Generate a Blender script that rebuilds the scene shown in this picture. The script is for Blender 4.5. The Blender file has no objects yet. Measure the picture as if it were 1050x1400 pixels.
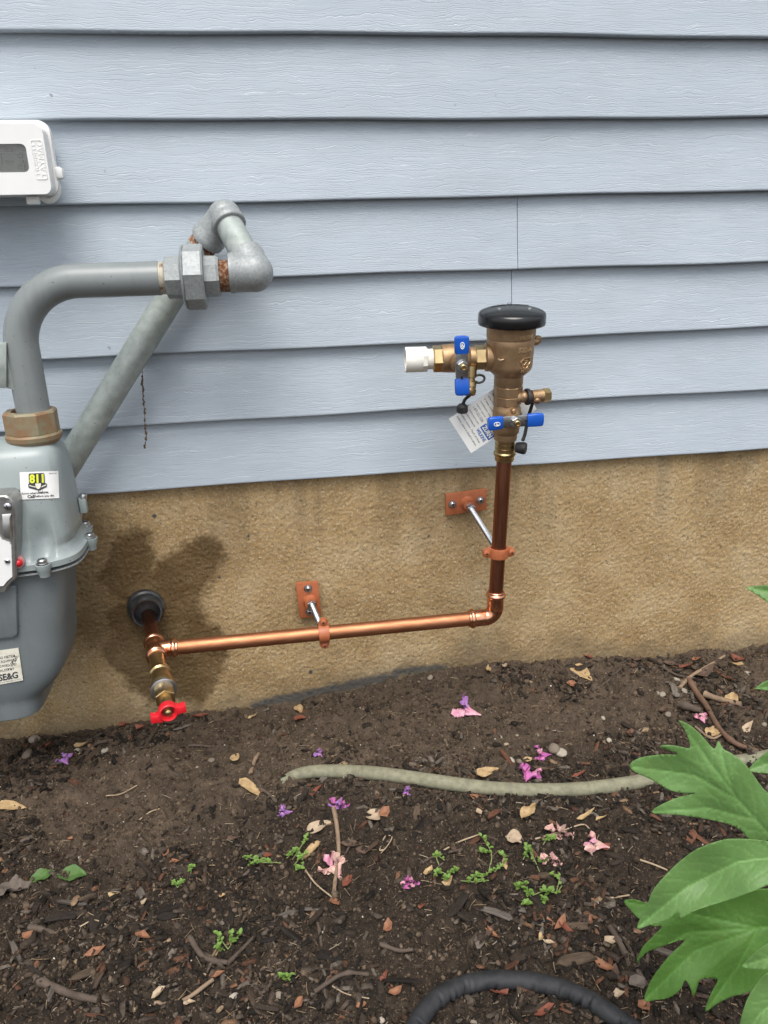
import bpy, bmesh, math, random
import numpy as np
from mathutils import Vector, Matrix, geometry
R = math.radians
random.seed(7); rng = np.random.default_rng(7)
sc = bpy.context.scene
COL = sc.collection

# ------------------------------------------------------------------ camera
CAM_H = 0.84
PITCH, ROLL, YAW, DIST, FPX = 0.34081312, -0.02685121, 0.14108422, 1.30294460, 1050.0
SIDE0 = CAM_H + 0.28979610        # height of the lower edge of the top visible board
COURSE = 0.1143                   # exposure of one board
cF = Vector((math.sin(YAW)*math.cos(PITCH), math.cos(YAW)*math.cos(PITCH), -math.sin(PITCH)))
r0 = Vector((math.cos(YAW), -math.sin(YAW), 0)); u0 = r0.cross(cF)
cR = r0*math.cos(ROLL) + u0*math.sin(ROLL); cU = u0*math.cos(ROLL) - r0*math.sin(ROLL)
EYE = Vector((0, -DIST, CAM_H))
cam_d = bpy.data.cameras.new('camera'); cam = bpy.data.objects.new('camera', cam_d); COL.objects.link(cam)
cam.matrix_world = Matrix(((cR.x, cU.x, -cF.x, EYE.x), (cR.y, cU.y, -cF.y, EYE.y), (cR.z, cU.z, -cF.z, EYE.z), (0, 0, 0, 1)))
cam_d.sensor_fit = 'VERTICAL'; cam_d.sensor_height = 24; cam_d.lens = 24*FPX/1400
cam_d.clip_start = 0.02; cam_d.clip_end = 500
sc.camera = cam

# ------------------------------------------------------------------ sky, sun, exposure
SUN_EL, SUN_AZ = R(64), R(188)    # azimuth clockwise from +y: the light comes from behind the camera, a little to its left
w = bpy.data.worlds.new('World'); sc.world = w; w.use_nodes = True
nt = w.node_tree; nt.nodes.clear()
sky = nt.nodes.new('ShaderNodeTexSky'); sky.sky_type = 'NISHITA'; sky.sun_disc = False
sky.sun_elevation = SUN_EL; sky.sun_rotation = SUN_AZ; sky.air_density = 1.0; sky.dust_density = 3.0; sky.ozone_density = 1.0
hs = nt.nodes.new('ShaderNodeHueSaturation'); hs.inputs['Saturation'].default_value = 0.28
bg = nt.nodes.new('ShaderNodeBackground'); bg.inputs['Strength'].default_value = 0.14
wo = nt.nodes.new('ShaderNodeOutputWorld')
nt.links.new(sky.outputs[0], hs.inputs['Color']); nt.links.new(hs.outputs[0], bg.inputs[0]); nt.links.new(bg.outputs[0], wo.inputs[0])
sl = bpy.data.lights.new('sun', 'SUN'); sl.energy = 1.5; sl.angle = R(38); sl.color = (1.0, 0.965, 0.91)
sun = bpy.data.objects.new('sun', sl); COL.objects.link(sun)
sd = Vector((math.sin(SUN_AZ)*math.cos(SUN_EL), math.cos(SUN_AZ)*math.cos(SUN_EL), math.sin(SUN_EL)))
sun.rotation_euler = sd.to_track_quat('Z', 'Y').to_euler(); sun.location = sd*5
vs = sc.view_settings; vs.view_transform = 'Standard'; vs.look = 'None'; vs.gamma = 1; vs.use_curve_mapping = False
vs.exposure = 0.78
sc.display_settings.display_device = 'sRGB'
sc.render.engine = 'CYCLES'; sc.cycles.use_denoising = True; sc.cycles.max_bounces = 6

# ------------------------------------------------------------------ rays of the photograph -> points of the place
def ray(px, py): return cF + cR*((px-525)/FPX) - cU*((py-700)/FPX)
def P(px, py, D=0.0):             # on the plane y = -D
    d = ray(px, py); return EYE + d*((DIST-D)/d.y)
def RP(px, py, O, n):             # on the plane through O with normal n
    d = ray(px, py); return EYE + d*((O-EYE).dot(n)/d.dot(n))
def depth(p): return (p-EYE).dot(cF)
def mm(px, p): return px*depth(p)/FPX     # a length in pixels at p, in metres

# ------------------------------------------------------------------ noise on arrays
def _hash(i, j, s):
    n = (i*374761393 + j*668265263 + s*1274126177) & 0xffffffff
    n = ((n ^ (n >> 13))*1274126177) & 0xffffffff
    return ((n ^ (n >> 16)) & 0xffff)/65535.0
def vnoise(x, y, s=0):
    xi = np.floor(x).astype(np.int64); yi = np.floor(y).astype(np.int64)
    fx = x-xi; fy = y-yi; fx = fx*fx*(3-2*fx); fy = fy*fy*(3-2*fy)
    a = _hash(xi, yi, s); b = _hash(xi+1, yi, s); c = _hash(xi, yi+1, s); d = _hash(xi+1, yi+1, s)
    return (a*(1-fx)+b*fx)*(1-fy) + (c*(1-fx)+d*fx)*fy - 0.5
def fbm(x, y, o=4, s=0, g=0.5):
    t = 0; a = 1
    for k in range(o): t = t + a*vnoise(x*2**k + 17.3*k, y*2**k + 9.1*k, s+k); a *= g
    return t
def sm(a, b, x):
    t = np.clip((x-a)/(b-a), 0, 1); return t*t*(3-2*t)

# ------------------------------------------------------------------ ground height
_gx = []; _gz = []
for px, py in [(-260, 1030), (0, 1012), (120, 1000), (245, 977), (330, 968), (400, 960), (470, 945), (560, 925), (640, 910), (700, 905), (800, 899), (870, 902), (920, 898), (960, 888), (1000, 890), (1050, 880), (1300, 860)]:
    p = P(px, py, -0.015); _gx.append(p.x); _gz.append(p.z)
def gbase(x, y):
    x = np.asarray(x, float); y = np.asarray(y, float)
    zw = np.interp(x, _gx, _gz); s = np.clip(-y, 0, None)
    m = zw*np.exp(-s/0.30) - 0.006*(1-np.exp(-s/0.2))
    near = np.exp(-((np.clip(-y, 0, 9))/0.05)**2)
    return m + (1-0.75*near)*(0.020*fbm(x*4.5, y*4.5, 2, 3) + 0.011*fbm(x*15, y*15, 3, 11))
def gz(x, y): return float(gbase(x, y))
def G(px, py, h=0.0):
    d = ray(px, py); z = 0.0
    for _ in range(12):
        t = (z+h-EYE.z)/d.z; p = EYE + d*t; z = gz(p.x, p.y)
    return Vector((p.x, p.y, z+h))

# ------------------------------------------------------------------ materials
def nodes(name):
    m = bpy.data.materials.new(name); m.use_nodes = True
    t = m.node_tree; b = t.nodes['Principled BSDF']
    return m, t, b
def N(t, typ, **kw):
    n = t.nodes.new(typ)
    for k, v in kw.items():
        if k in n.inputs: n.inputs[k].default_value = v
        else: setattr(n, k, v)
    return n
def L(t, a, b): t.links.new(a, b)
def ramp(t, fac, stops):
    r = t.nodes.new('ShaderNodeValToRGB'); e = r.color_ramp.elements
    while len(e) < len(stops): e.new(0.5)
    for i, (p, c) in enumerate(stops):
        e[i].position = p; e[i].color = (*c, 1) if len(c) == 3 else c
    L(t, fac, r.inputs[0]); return r.outputs[0]
def mixc(t, fac, a, b, mode='MIX'):
    m = t.nodes.new('ShaderNodeMix'); m.data_type = 'RGBA'; m.blend_type = mode
    for sck, v in ((m.inputs[0], fac), (m.inputs[6], a), (m.inputs[7], b)):
        if isinstance(v, (int, float)): sck.default_value = v
        elif isinstance(v, tuple): sck.default_value = (*v, 1) if len(v) == 3 else v
        else: L(t, v, sck)
    return m.outputs[2]
def ramp_f(t, fac, lo, hi):
    mr = N(t, 'ShaderNodeMapRange'); L(t, fac, mr.inputs[0]); mr.inputs['From Min'].default_value = lo; mr.inputs['From Max'].default_value = hi; return mr.outputs[0]
def N_math(t, op, a, b_):
    n = t.nodes.new('ShaderNodeMath'); n.operation = op
    for i, v in enumerate((a, b_)):
        if isinstance(v, (int, float)): n.inputs[i].default_value = v
        else: L(t, v, n.inputs[i])
    return n.outputs[0]
def coords(t, scale=(1, 1, 1), src='Object'):
    c = t.nodes.new('ShaderNodeTexCoord'); mp = t.nodes.new('ShaderNodeMapping'); mp.inputs['Scale'].default_value = scale
    L(t, c.outputs[src], mp.inputs[0]); return mp.outputs[0]
def noise(t, vec, scale, detail=4, rough=0.55, dist=0.0):
    n = N(t, 'ShaderNodeTexNoise', Scale=scale, Detail=detail, Roughness=rough, Distortion=dist); L(t, vec, n.inputs['Vector']); return n.outputs[0]
def bump(t, b, h, strength=0.3, dist=0.002, prev=None):
    n = N(t, 'ShaderNodeBump', Strength=strength, Distance=dist); L(t, h, n.inputs['Height'])
    if prev is not None: L(t, prev, n.inputs['Normal'])
    L(t, n.outputs[0], b.inputs['Normal']); return n.outputs[0]
def M(name, c1, c2=None, rough=0.5, metal=0.0, scale=60, bstr=0.15, bdist=0.001, bscale=None, stops=(0.35, 0.65), stretch=(1, 1, 1), spec=0.5, rvar=0.12, coat=0, speck=0.0):
    m, t, b = nodes(name); v = coords(t, stretch)
    n = noise(t, v, scale); c2 = c2 or tuple(x*0.75 for x in c1)
    cc = ramp(t, n, [(stops[0], c1), (stops[1], c2)])
    if speck:
        cc = mixc(t, N_math(t, 'MULTIPLY', ramp_f(t, noise(t, v, 230, 2), 0.70, 0.76), speck), cc, (0.03, 0.028, 0.025)); cc = mixc(t, N_math(t, 'MULTIPLY', ramp_f(t, noise(t, coords(t, (40, 40, 4)), 1.0, 4, 0.6), 0.55, 0.85), speck*0.45), cc, (0.08, 0.075, 0.065)); cc = mixc(t, N_math(t, 'MULTIPLY', ramp_f(t, noise(t, v, 33, 5, 0.7), 0.66, 0.74), speck*0.35), cc, (0.40, 0.40, 0.38))
    L(t, cc, b.inputs['Base Color'])
    mr = N(t, 'ShaderNodeMapRange'); mr.inputs['To Min'].default_value = max(0.03, rough-rvar); mr.inputs['To Max'].default_value = min(1, rough+rvar)
    L(t, noise(t, v, scale*0.6, 3), mr.inputs[0]); L(t, mr.outputs[0], b.inputs['Roughness'])
    b.inputs['Metallic'].default_value = metal; b.inputs['Specular IOR Level'].default_value = spec; b.inputs['Coat Weight'].default_value = coat
    if bstr: bump(t, b, noise(t, v, bscale or scale*3, 3), bstr, bdist)
    return m

# ------------------------------------------------------------------ mesh building
class MB:
    def __init__(s): s.v = []; s.f = []; s.mi = []; s.cur = 0
    def add(s, vs, fs):
        o = len(s.v); s.v += [tuple(x) for x in vs]
        for f in fs: s.f.append(tuple(i+o for i in f)); s.mi.append(s.cur)
        return s
    def rings(s, rings, caps=(True, True), closed=True):
        n = len(rings[0]); vs = [p for r in rings for p in r]; fs = []
        for i in range(len(rings)-1):
            for j in range(n if closed else n-1):
                a = i*n+j; b = i*n+(j+1) % n; fs.append((a, b, b+n, a+n))
        if caps[0]: fs.append(tuple(reversed(range(n))))
        if caps[1]: fs.append(tuple(range((len(rings)-1)*n, len(rings)*n)))
        return s.add(vs, fs)
    def tube(s, pts, rad, n=20, caps=(True, True), phase=0.0, flat=(1, 1), ref=None):
        pts = [Vector(p) for p in pts]
        if not hasattr(rad, '__len__'): rad = [rad]*len(pts)
        T = []
        for i in range(len(pts)):
            a = pts[max(0, i-1)]; b = pts[min(len(pts)-1, i+1)]
            d = b-a
            T.append(d.normalized() if d.length > 1e-9 else (T[-1] if T else Vector((0, 0, 1))))
        up = ref or (Vector((0, 0, 1)) if abs(T[0].z) < 0.9 else Vector((1, 0, 0)))
        u = (up - T[0]*up.dot(T[0])).normalized(); rs = []
        for p, t, r in zip(pts, T, rad):
            u = (u - t*u.dot(t)).normalized(); q = t.cross(u)
            rs.append([p + u*(math.cos(2*math.pi*j/n+phase)*r*flat[0]) + q*(math.sin(2*math.pi*j/n+phase)*r*flat[1]) for j in range(n)])
        return s.rings(rs, caps)
    def lathe(s, O, ax, prof, n=32, caps=(True, True), phase=0.0):   # prof: (height along ax, radius)
        O = Vector(O); ax = Vector(ax).normalized(); up = Vector((0, 0, 1)) if abs(ax.z) < 0.9 else Vector((0, -1, 0))
        u = (up - ax*up.dot(ax)).normalized(); q = ax.cross(u)
        rs = [[O + ax*h + u*(math.cos(2*math.pi*j/n+phase)*r) + q*(math.sin(2*math.pi*j/n+phase)*r) for j in range(n)] for h, r in prof]
        return s.rings(rs, caps)
    def hexn(s, O, ax, h0, h1, r, n=6, phase=0.0, ch=0.06):
        c = r*ch
        return s.lathe(O, ax, [(h0, r-c), (h0+c, r), (h1-c, r), (h1, r-c)], n, phase=phase)
    def extr(s, pts, n, th):          # a flat outline pushed along n by th (both ways half)
        n = Vector(n).normalized(); a = [Vector(p)-n*th/2 for p in pts]; b = [Vector(p)+n*th/2 for p in pts]
        return s.rings([a, b])
    def box(s, c, X, Y, Z):           # half axes
        c = Vector(c); X = Vector(X); Y = Vector(Y); Z = Vector(Z)
        return s.rings([[c-X-Y-Z, c+X-Y-Z, c+X+Y-Z, c-X+Y-Z], [c-X-Y+Z, c+X-Y+Z, c+X+Y+Z, c-X+Y+Z]])
    def sphere(s, c, r, n=14, m=8, sq=(1, 1, 1)):
        c = Vector(c); rs = []
        for i in range(m+1):
            a = math.pi*(i/m) ; rr = max(math.sin(a), 1e-3)*r
            rs.append([c + Vector((math.cos(2*math.pi*j/n)*rr*sq[0], math.sin(2*math.pi*j/n)*rr*sq[1], -math.cos(a)*r*sq[2])) for j in range(n)])
        return s.rings(rs)
ORG = {}
def mesh_from(name, v, f, smooth=True, ang=38, mi=None):
    me = bpy.data.meshes.new(name); me.from_pydata([tuple(x) for x in v], [], f)
    if mi is not None and any(mi): me.polygons.foreach_set('material_index', mi)
    me.validate(); me.update()
    bm = bmesh.new(); bm.from_mesh(me); bmesh.ops.recalc_face_normals(bm, faces=bm.faces); bm.to_mesh(me); bm.free()
    if smooth: me.shade_smooth(); me.set_sharp_from_angle(angle=R(ang))
    return me
def build(mb, name, mat, parent=None, origin=None, smooth=True, ang=38, bevel=0):
    o0 = ORG[parent.name] if parent is not None else Vector(origin if origin is not None else (0, 0, 0))
    me = mesh_from(name, [Vector(p)-o0 for p in mb.v], mb.f, smooth and not bevel, ang, mb.mi)
    if bevel:
        bm = bmesh.new(); bm.from_mesh(me); bmesh.ops.remove_doubles(bm, verts=bm.verts, dist=1e-6)
        es = [e for e in bm.edges if len(e.link_faces) == 2 and e.calc_face_angle() > R(30)]
        bmesh.ops.bevel(bm, geom=es, offset=bevel, segments=2, profile=0.5, affect='EDGES', clamp_overlap=True); bm.to_mesh(me); bm.free()
        if smooth: me.shade_smooth(); me.set_sharp_from_angle(angle=R(ang))
    ob = bpy.data.objects.new(name, me); COL.objects.link(ob)
    for x in (mat if isinstance(mat, (list, tuple)) else [mat]): me.materials.append(x)
    if parent is not None: ob.parent = parent; ORG[ob.name] = o0
    else: ob.location = o0; ORG[ob.name] = o0
    return ob
def tag(o, label=None, cat=None, group=None, kind=None):
    for k, v in (('label', label), ('category', cat), ('group', group), ('kind', kind)):
        if v: o[k] = v
    return o
def thing(name, label, cat, loc, group=None):
    o = bpy.data.objects.new(name, None); COL.objects.link(o); o.location = loc; o.empty_display_size = 0.02
    ORG[o.name] = Vector(loc); return tag(o, label, cat, group)
def smooth_path(pts, k=6):        # Catmull-Rom
    pts = [Vector(p) for p in pts]; q = [pts[0]*2-pts[1]] + pts + [pts[-1]*2-pts[-2]]; out = []
    for i in range(1, len(q)-2):
        for j in range(k):
            t = j/k; a, b, c, d = q[i-1], q[i], q[i+1], q[i+2]
            out.append(0.5*((2*b) + (c-a)*t + (2*a-5*b+4*c-d)*t*t + (3*b-a-3*c+d)*t**3))
    return out + [pts[-1]]
def text_geo(s, size=1.0, bold=0.0, extr=0.0):
    cu = bpy.data.curves.new('t', 'FONT'); cu.body = s; cu.size = size; cu.offset = bold; cu.extrude = extr; cu.align_x = 'CENTER'; cu.align_y = 'CENTER'; cu.resolution_u = 3
    ob = bpy.data.objects.new('t', cu); COL.objects.link(ob); dg = bpy.context.evaluated_depsgraph_get()
    me = bpy.data.meshes.new_from_object(ob.evaluated_get(dg)); v = [x.co.copy() for x in me.vertices]; f = [tuple(p.vertices) for p in me.polygons]
    bpy.data.objects.remove(ob); bpy.data.curves.remove(cu); bpy.data.meshes.remove(me); return v, f
def put_text(mb, s, O, u, v, n, size, bold=0, extr=0.0, w=None, fn=None):
    V, F = text_geo(s, size, bold, extr)
    if w:
        wx = max(p.x for p in V)-min(p.x for p in V); k = w/wx
        V = [Vector((p.x*k, p.y, p.z)) for p in V]
    O = Vector(O); mb.add([(fn(p) if fn else O + u*p.x + v*p.y + n*p.z) for p in V], F); return mb

X = Vector((1, 0, 0)); Y = Vector((0, 1, 0)); Z = Vector((0, 0, 1))

# ================================================================== SETTING: house wall
SB = SIDE0 - 6*COURSE             # bottom edge of the siding
house = thing('house', 'blue-grey lap-sided house wall standing on a rough tan rendered foundation', 'house', (0, 0.015, 0))

def siding_mat():
    m, t, b = nodes('painted_siding')
    oi = t.nodes.new('ShaderNodeObjectInfo'); c = t.nodes.new('ShaderNodeTexCoord')
    off = N(t, 'ShaderNodeVectorMath', operation='SCALE'); off.inputs[0].default_value = (31.7, 11.3, 17.9); L(t, oi.outputs['Random'], off.inputs['Scale'])
    ad = N(t, 'ShaderNodeVectorMath', operation='ADD'); L(t, c.outputs['Object'], ad.inputs[0]); L(t, off.outputs[0], ad.inputs[1])
    def mp(s):
        q = t.nodes.new('ShaderNodeMapping'); q.inputs['Scale'].default_value = s; L(t, ad.outputs[0], q.inputs[0]); return q.outputs[0]
    # warp so that the grain wanders
    wn = N(t, 'ShaderNodeTexNoise', Scale=1.0, Detail=3); L(t, mp((16, 16, 30)), wn.inputs['Vector'])
    wv = N(t, 'ShaderNodeVectorMath', operation='MULTIPLY_ADD'); L(t, wn.outputs[1], wv.inputs[0]); wv.inputs[1].default_value = (0, 0, 0.020); L(t, ad.outputs[0], wv.inputs[2])
    wn2 = N(t, 'ShaderNodeTexNoise', Scale=1.0, Detail=2); L(t, mp((90, 90, 60)), wn2.inputs['Vector'])
    wv2 = N(t, 'ShaderNodeVectorMath', operation='MULTIPLY_ADD'); L(t, wn2.outputs[1], wv2.inputs[0]); wv2.inputs[1].default_value = (0, 0, 0.005); L(t, wv.outputs[0], wv2.inputs[2])
    sx = t.nodes.new('ShaderNodeSeparateXYZ'); L(t, wv2.outputs[0], sx.inputs[0])
    def lines(freq, thr, gsx, lo, hi, ph):
        d = N_math(t, 'ABSOLUTE', N_math(t, 'SUBTRACT', N_math(t, 'FRACT', N_math(t, 'ADD', N_math(t, 'MULTIPLY', sx.outputs[2], freq), ph), 0), 0.5), 0)
        mr = N(t, 'ShaderNodeMapRange'); L(t, d, mr.inputs[0]); mr.inputs['From Min'].default_value = 0; mr.inputs['From Max'].default_value = thr; mr.inputs['To Min'].default_value = 1; mr.inputs['To Max'].default_value = 0
        q = t.nodes.new('ShaderNodeMapping'); q.inputs['Scale'].default_value = (gsx, gsx, freq*0.9); L(t, wv2.outputs[0], q.inputs[0])
        return N_math(t, 'MULTIPLY', mr.outputs[0], ramp_f(t, noise(t, q.outputs[0], 1.0, 2), lo, hi))
    g1 = lines(120, 0.055, 8, 0.47, 0.57, 0.0); g1b = lines(190, 0.09, 12, 0.49, 0.60, 0.37); g2 = lines(330, 0.25, 18, 0.42, 0.58, 0.1)
    gm = N(t, 'ShaderNodeMath', operation='MAXIMUM'); L(t, g1, gm.inputs[0]); L(t, N_math(t, 'MULTIPLY', g1b, 0.7), gm.inputs[1])
    fine = noise(t, mp((22, 22, 900)), 1.0, 2)
    big = noise(t, mp((3, 3, 9)), 1.0, 3)
    base = ramp(t, big, [(0.3, (0.366, 0.418, 0.468)), (0.7, (0.412, 0.466, 0.518))])
    base = mixc(t, N_math(t, 'MULTIPLY', gm.outputs[0], 0.55), base, (0.76, 0.79, 0.84))  # pale lines put the lit grooves of the grain into the colour
    g2w = N_math(t, 'MULTIPLY', g2, 0.42); base = mixc(t, g2w, base, (0.27, 0.315, 0.37))
    speck = N(t, 'ShaderNodeTexNoise', Scale=1.0, Detail=1); L(t, mp((55, 55, 55)), speck.inputs['Vector'])
    sp = N(t, 'ShaderNodeMapRange'); L(t, speck.outputs[0], sp.inputs[0]); sp.inputs['From Min'].default_value = 0.79; sp.inputs['From Max'].default_value = 0.84
    base = mixc(t, N_math(t, 'MULTIPLY', sp.outputs[0], 0.6), base, (0.12, 0.12, 0.12))
    dirt = noise(t, mp((5, 5, 12)), 1.0, 5, 0.6)
    dr = N(t, 'ShaderNodeMapRange'); L(t, dirt, dr.inputs[0]); dr.inputs['From Min'].default_value = 0.5; dr.inputs['From Max'].default_value = 0.85
    base = mixc(t, N_math(t, 'MULTIPLY', dr.outputs[0], 0.35), base, (0.28, 0.30, 0.33))
    stk = noise(t, mp((26, 26, 1.6)), 1.0, 4, 0.6); base = mixc(t, N_math(t, 'MULTIPLY', ramp_f(t, stk, 0.56, 0.85), 0.12), base, (0.25, 0.27, 0.29))
    L(t, base, b.inputs['Base Color']); b.inputs['Roughness'].default_value = 0.55; b.inputs['Specular IOR Level'].default_value = 0.35
    h = N_math(t, 'SUBTRACT', N_math(t, 'MULTIPLY', fine, 0.5), N_math(t, 'ADD', N_math(t, 'MULTIPLY', gm.outputs[0], 0.9), N_math(t, 'MULTIPLY', g2, 0.5)))
    bump(t, b, h, 0.55, 0.0007)
    return m
m_siding = siding_mat()

def board(k, xa, xb, dy=0.0, name='siding_board'):
    z0 = SIDE0 - k*COURSE; mb = MB()
    prof = [(0.0168, COURSE+0.010), (0.0160, COURSE+0.004), (0.0084, COURSE*0.5), (0.0004, 0.0042), (0.0001, 0.0022), (0.0010, 0.0006), (0.0030, 0.0), (0.0160, 0.0004), (0.0185, 0.0006)]
    xs = [xa] + [x for x in np.arange(-1.2, 2.0, 0.04) if xa+0.01 < x < xb-0.01] + [xb]
    rs = []
    for x in xs:
        wob = 0.0011*math.sin(x*5.1+k*2.3) + 0.0006*math.sin(x*17+k*5.7); wy = 0.0009*math.sin(x*7.3+k*1.9)
        rs.append([Vector((x, y+dy+(wy if y < 0.015 else 0), z0+z+(wob if z < 0.02 else 0))) for y, z in prof])
    n = len(prof)
    mb.rings(rs, (True, True), closed=True)
    return build(mb, name, m_siding, house, ang=50)
seam3 = P(709, 320, 0).x; seam4 = P(702, 380, 0).x
for k in range(-12, 7):
    if k in (3, 4):
        sx_ = seam3 if k == 3 else seam4; board(k, -3, sx_, -0.0008); board(k, sx_+0.0013, 4); board(k, sx_-0.03, sx_+0.035, 0.0075, 'joint_backing')
    else: board(k, -3, 4)

# ---- foundation: a real height field of trowelled render
def nonuni(a, b, step, lo, hi, grow=1.25):
    c = list(np.arange(a, b+step/2, step)); d = step
    left = []; x = a
    while x > lo: d *= grow; x -= d; left.append(max(x, lo))
    d = step; right = []; x = c[-1]
    while x < hi: d *= grow; x += d; right.append(min(x, hi))
    return np.array(left[::-1] + c + right)
def grid_obj(name, xs, ys, fn, mat, attrs=None):     # fn(X, Y) -> (n,3)
    GX, GY = np.meshgrid(xs, ys); nx, ny = len(xs), len(ys); V = fn(GX.ravel(), GY.ravel()).astype(np.float32)
    i = np.arange((ny-1)*(nx-1)); r = i//(nx-1); c = i % (nx-1); a = r*nx+c
    F = np.stack([a, a+1, a+nx+1, a+nx], 1).astype(np.int32)
    me = bpy.data.meshes.new(name); me.vertices.add(len(V)); me.vertices.foreach_set('co', V.ravel())
    me.loops.add(F.size); me.loops.foreach_set('vertex_index', F.ravel()); me.polygons.add(len(F))
    me.polygons.foreach_set('loop_start', np.arange(0, F.size, 4, dtype=np.int32)); me.update(calc_edges=True); me.shade_smooth()
    for k, f in (attrs or {}).items():
        at = me.attributes.new(k, 'FLOAT', 'POINT'); at.data.foreach_set('value', np.asarray(f(GX.ravel(), GY.ravel()), np.float32))
    me.materials.append(mat); ob = bpy.data.objects.new(name, me); COL.objects.link(ob); return ob
def attr(t, name):
    a = t.nodes.new('ShaderNodeAttribute'); a.attribute_name = name; return a.outputs['Fac']

def caps_sdf(x, z, items):        # union of capsules given in photo pixels on the wall
    d = np.full(x.shape, 9.0)
    for (ax, ay, bx, by, ra, rb) in items:
        A = P(ax, ay, -0.015); B = P(bx, by, -0.015); ex, ez = B.x-A.x, B.z-A.z
        tt = np.clip(((x-A.x)*ex + (z-A.z)*ez)/(ex*ex+ez*ez+1e-9), 0, 1)
        rr = (ra + (rb-ra)*tt)*0.00138
        d = np.minimum(d, np.hypot(x-A.x-ex*tt, z-A.z-ez*tt) - rr)
    return d
def wet_f(x, z):
    d = caps_sdf(x, z, [(184, 744, 176, 790, 24, 40), (278, 757, 240, 800, 24, 42), (182, 795, 235, 840, 36, 44), (190, 850, 250, 890, 42, 52), (262, 890, 258, 925, 46, 40), (195, 890, 215, 930, 48, 38)])
    d = d + 0.014*fbm(x*38, z*38, 3, 5) + 0.009*fbm(x*160, z*160, 3, 9)
    a = sm(0.014, -0.012, d)*(0.95+0.25*fbm(x*24, z*24, 3, 19))
    d2 = caps_sdf(x, z, [(118, 720, 150, 850, 30, 45)]) + 0.02*fbm(x*30, z*30, 3, 15)
    return np.maximum(a, 0.62*sm(0.03, -0.03, d2))
def tar_f(x, z):
    d = caps_sdf(x, z, [(350, 965, 440, 945, 6, 9), (440, 945, 540, 925, 8, 5), (540, 920, 610, 912, 6, 4)]) + 0.008*fbm(x*40, z*60, 3, 25)
    t = sm(0.008, -0.006, d)*0.85
    for (px, py, r) in [(423, 948, 4.5), (425, 919, 3.2), (362, 960, 3), (371, 958, 2.5), (455, 940, 3), (518, 926, 2), (560, 921, 3), (300, 790, 2), (211, 706, 3), (340, 733, 2), (586, 733, 2)]:
        q = P(px, py, -0.015); t = np.maximum(t, sm(1.2, 0.6, np.hypot(x-q.x, z-q.z)/(r*0.0014) + 0.5*fbm(x*300, z*300, 2, 31)))
    return t
def drip_f(x, z):                 # dirt washed down from under the boards, and splashed soil at the foot
    top = SB; n = fbm(x*26, z*3.5, 3, 41); t = sm(0.13, -0.02, (top-z) - 0.13*np.clip(n+0.15, 0, 1))*sm(0.0, 0.35, n+0.08)
    zw = np.interp(x, _gx, _gz); s = sm(0.075, 0.0, z-zw - 0.06*fbm(x*22, z*14, 3, 51))
    hair = sm(0.012, 0.004, np.abs(fbm(x*7, z*7, 4, 55)-0.11))*0.35*sm(0.05, 0.2, fbm(x*3, z*3, 2, 57)+0.1)
    return np.clip(0.42*t + 0.80*s + hair, 0, 1)
def stucco_h(x, z):
    th = 1.6*fbm(x*5, z*5, 2, 61) + 0.15; h = 0; K = 6; W = 0
    for k in range(K):
        a = math.pi*k/K; wgt = np.clip(np.cos(th*math.pi-a), 0, 1)**6 + np.clip(-np.cos(th*math.pi-a), 0, 1)**6
        u = x*math.cos(a)+z*math.sin(a); v = -x*math.sin(a)+z*math.cos(a)
        h = h + wgt*(0.8*vnoise(u*120, v*400, 70+k) + 0.8*vnoise(u*220, v*530, 80+k)); W = W + wgt
    h = h/(W+1e-6)
    g = fbm(x*240, z*240, 2, 91)
    rub = np.abs(fbm(x*120, z*120, 2, 95))
    return 0.0017*h + 0.0017*g - 0.0017*rub + 0.004*fbm(x*9, z*9, 2, 97)
def found_fn(x, z):
    return np.stack([x, 0.015 - np.where((x > -1) & (x < 1.6), 0.70*stucco_h(x, z), 0), z], 1)
def found_mat():
    m, t, b = nodes('trowelled_render'); v = coords(t)
    c = ramp(t, noise(t, v, 9, 5, 0.6), [(0.28, (0.262, 0.168, 0.072)), (0.5, (0.352, 0.243, 0.118)), (0.74, (0.415, 0.315, 0.180))])
    c = mixc(t, N_math(t, 'MULTIPLY', ramp_f(t, noise(t, v, 300, 2), 0.55, 0.66), 0.6), c, (0.50, 0.43, 0.30))
    c = mixc(t, N_math(t, 'MULTIPLY', ramp_f(t, noise(t, v, 230, 3), 0.57, 0.68), 0.65), c, (0.12, 0.085, 0.042))
    c = mixc(t, N_math(t, 'MULTIPLY', attr(t, 'dirt'), 0.7), c, (0.12, 0.09, 0.055))
    c = mixc(t, attr(t, 'wet'), c, mixc(t, 1.0, c, (0.32, 0.28, 0.22), 'MULTIPLY'))
    c = mixc(t, attr(t, 'tar'), c, (0.055, 0.058, 0.06))
    L(t, c, b.inputs['Base Color'])
    ro = N_math(t, 'SUBTRACT', 0.92, N_math(t, 'MULTIPLY', attr(t, 'wet'), 0.34)); L(t, ro, b.inputs['Roughness'])
    b.inputs['Specular IOR Level'].default_value = 0.35
    bump(t, b, noise(t, v, 480, 4, 0.65), 0.7, 0.0010); return m
fxs = nonuni(-0.62, 1.06, 0.0018, -3.0, 4.0); fzs = nonuni(-0.06, SB+0.03, 0.0018, -0.4, SB+0.05)
fo = grid_obj('foundation', fxs, fzs, found_fn, found_mat(), {'wet': wet_f, 'tar': tar_f, 'dirt': drip_f})
fo.parent = house; fo.matrix_parent_inverse = Matrix.Translation(-ORG['house'])

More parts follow.
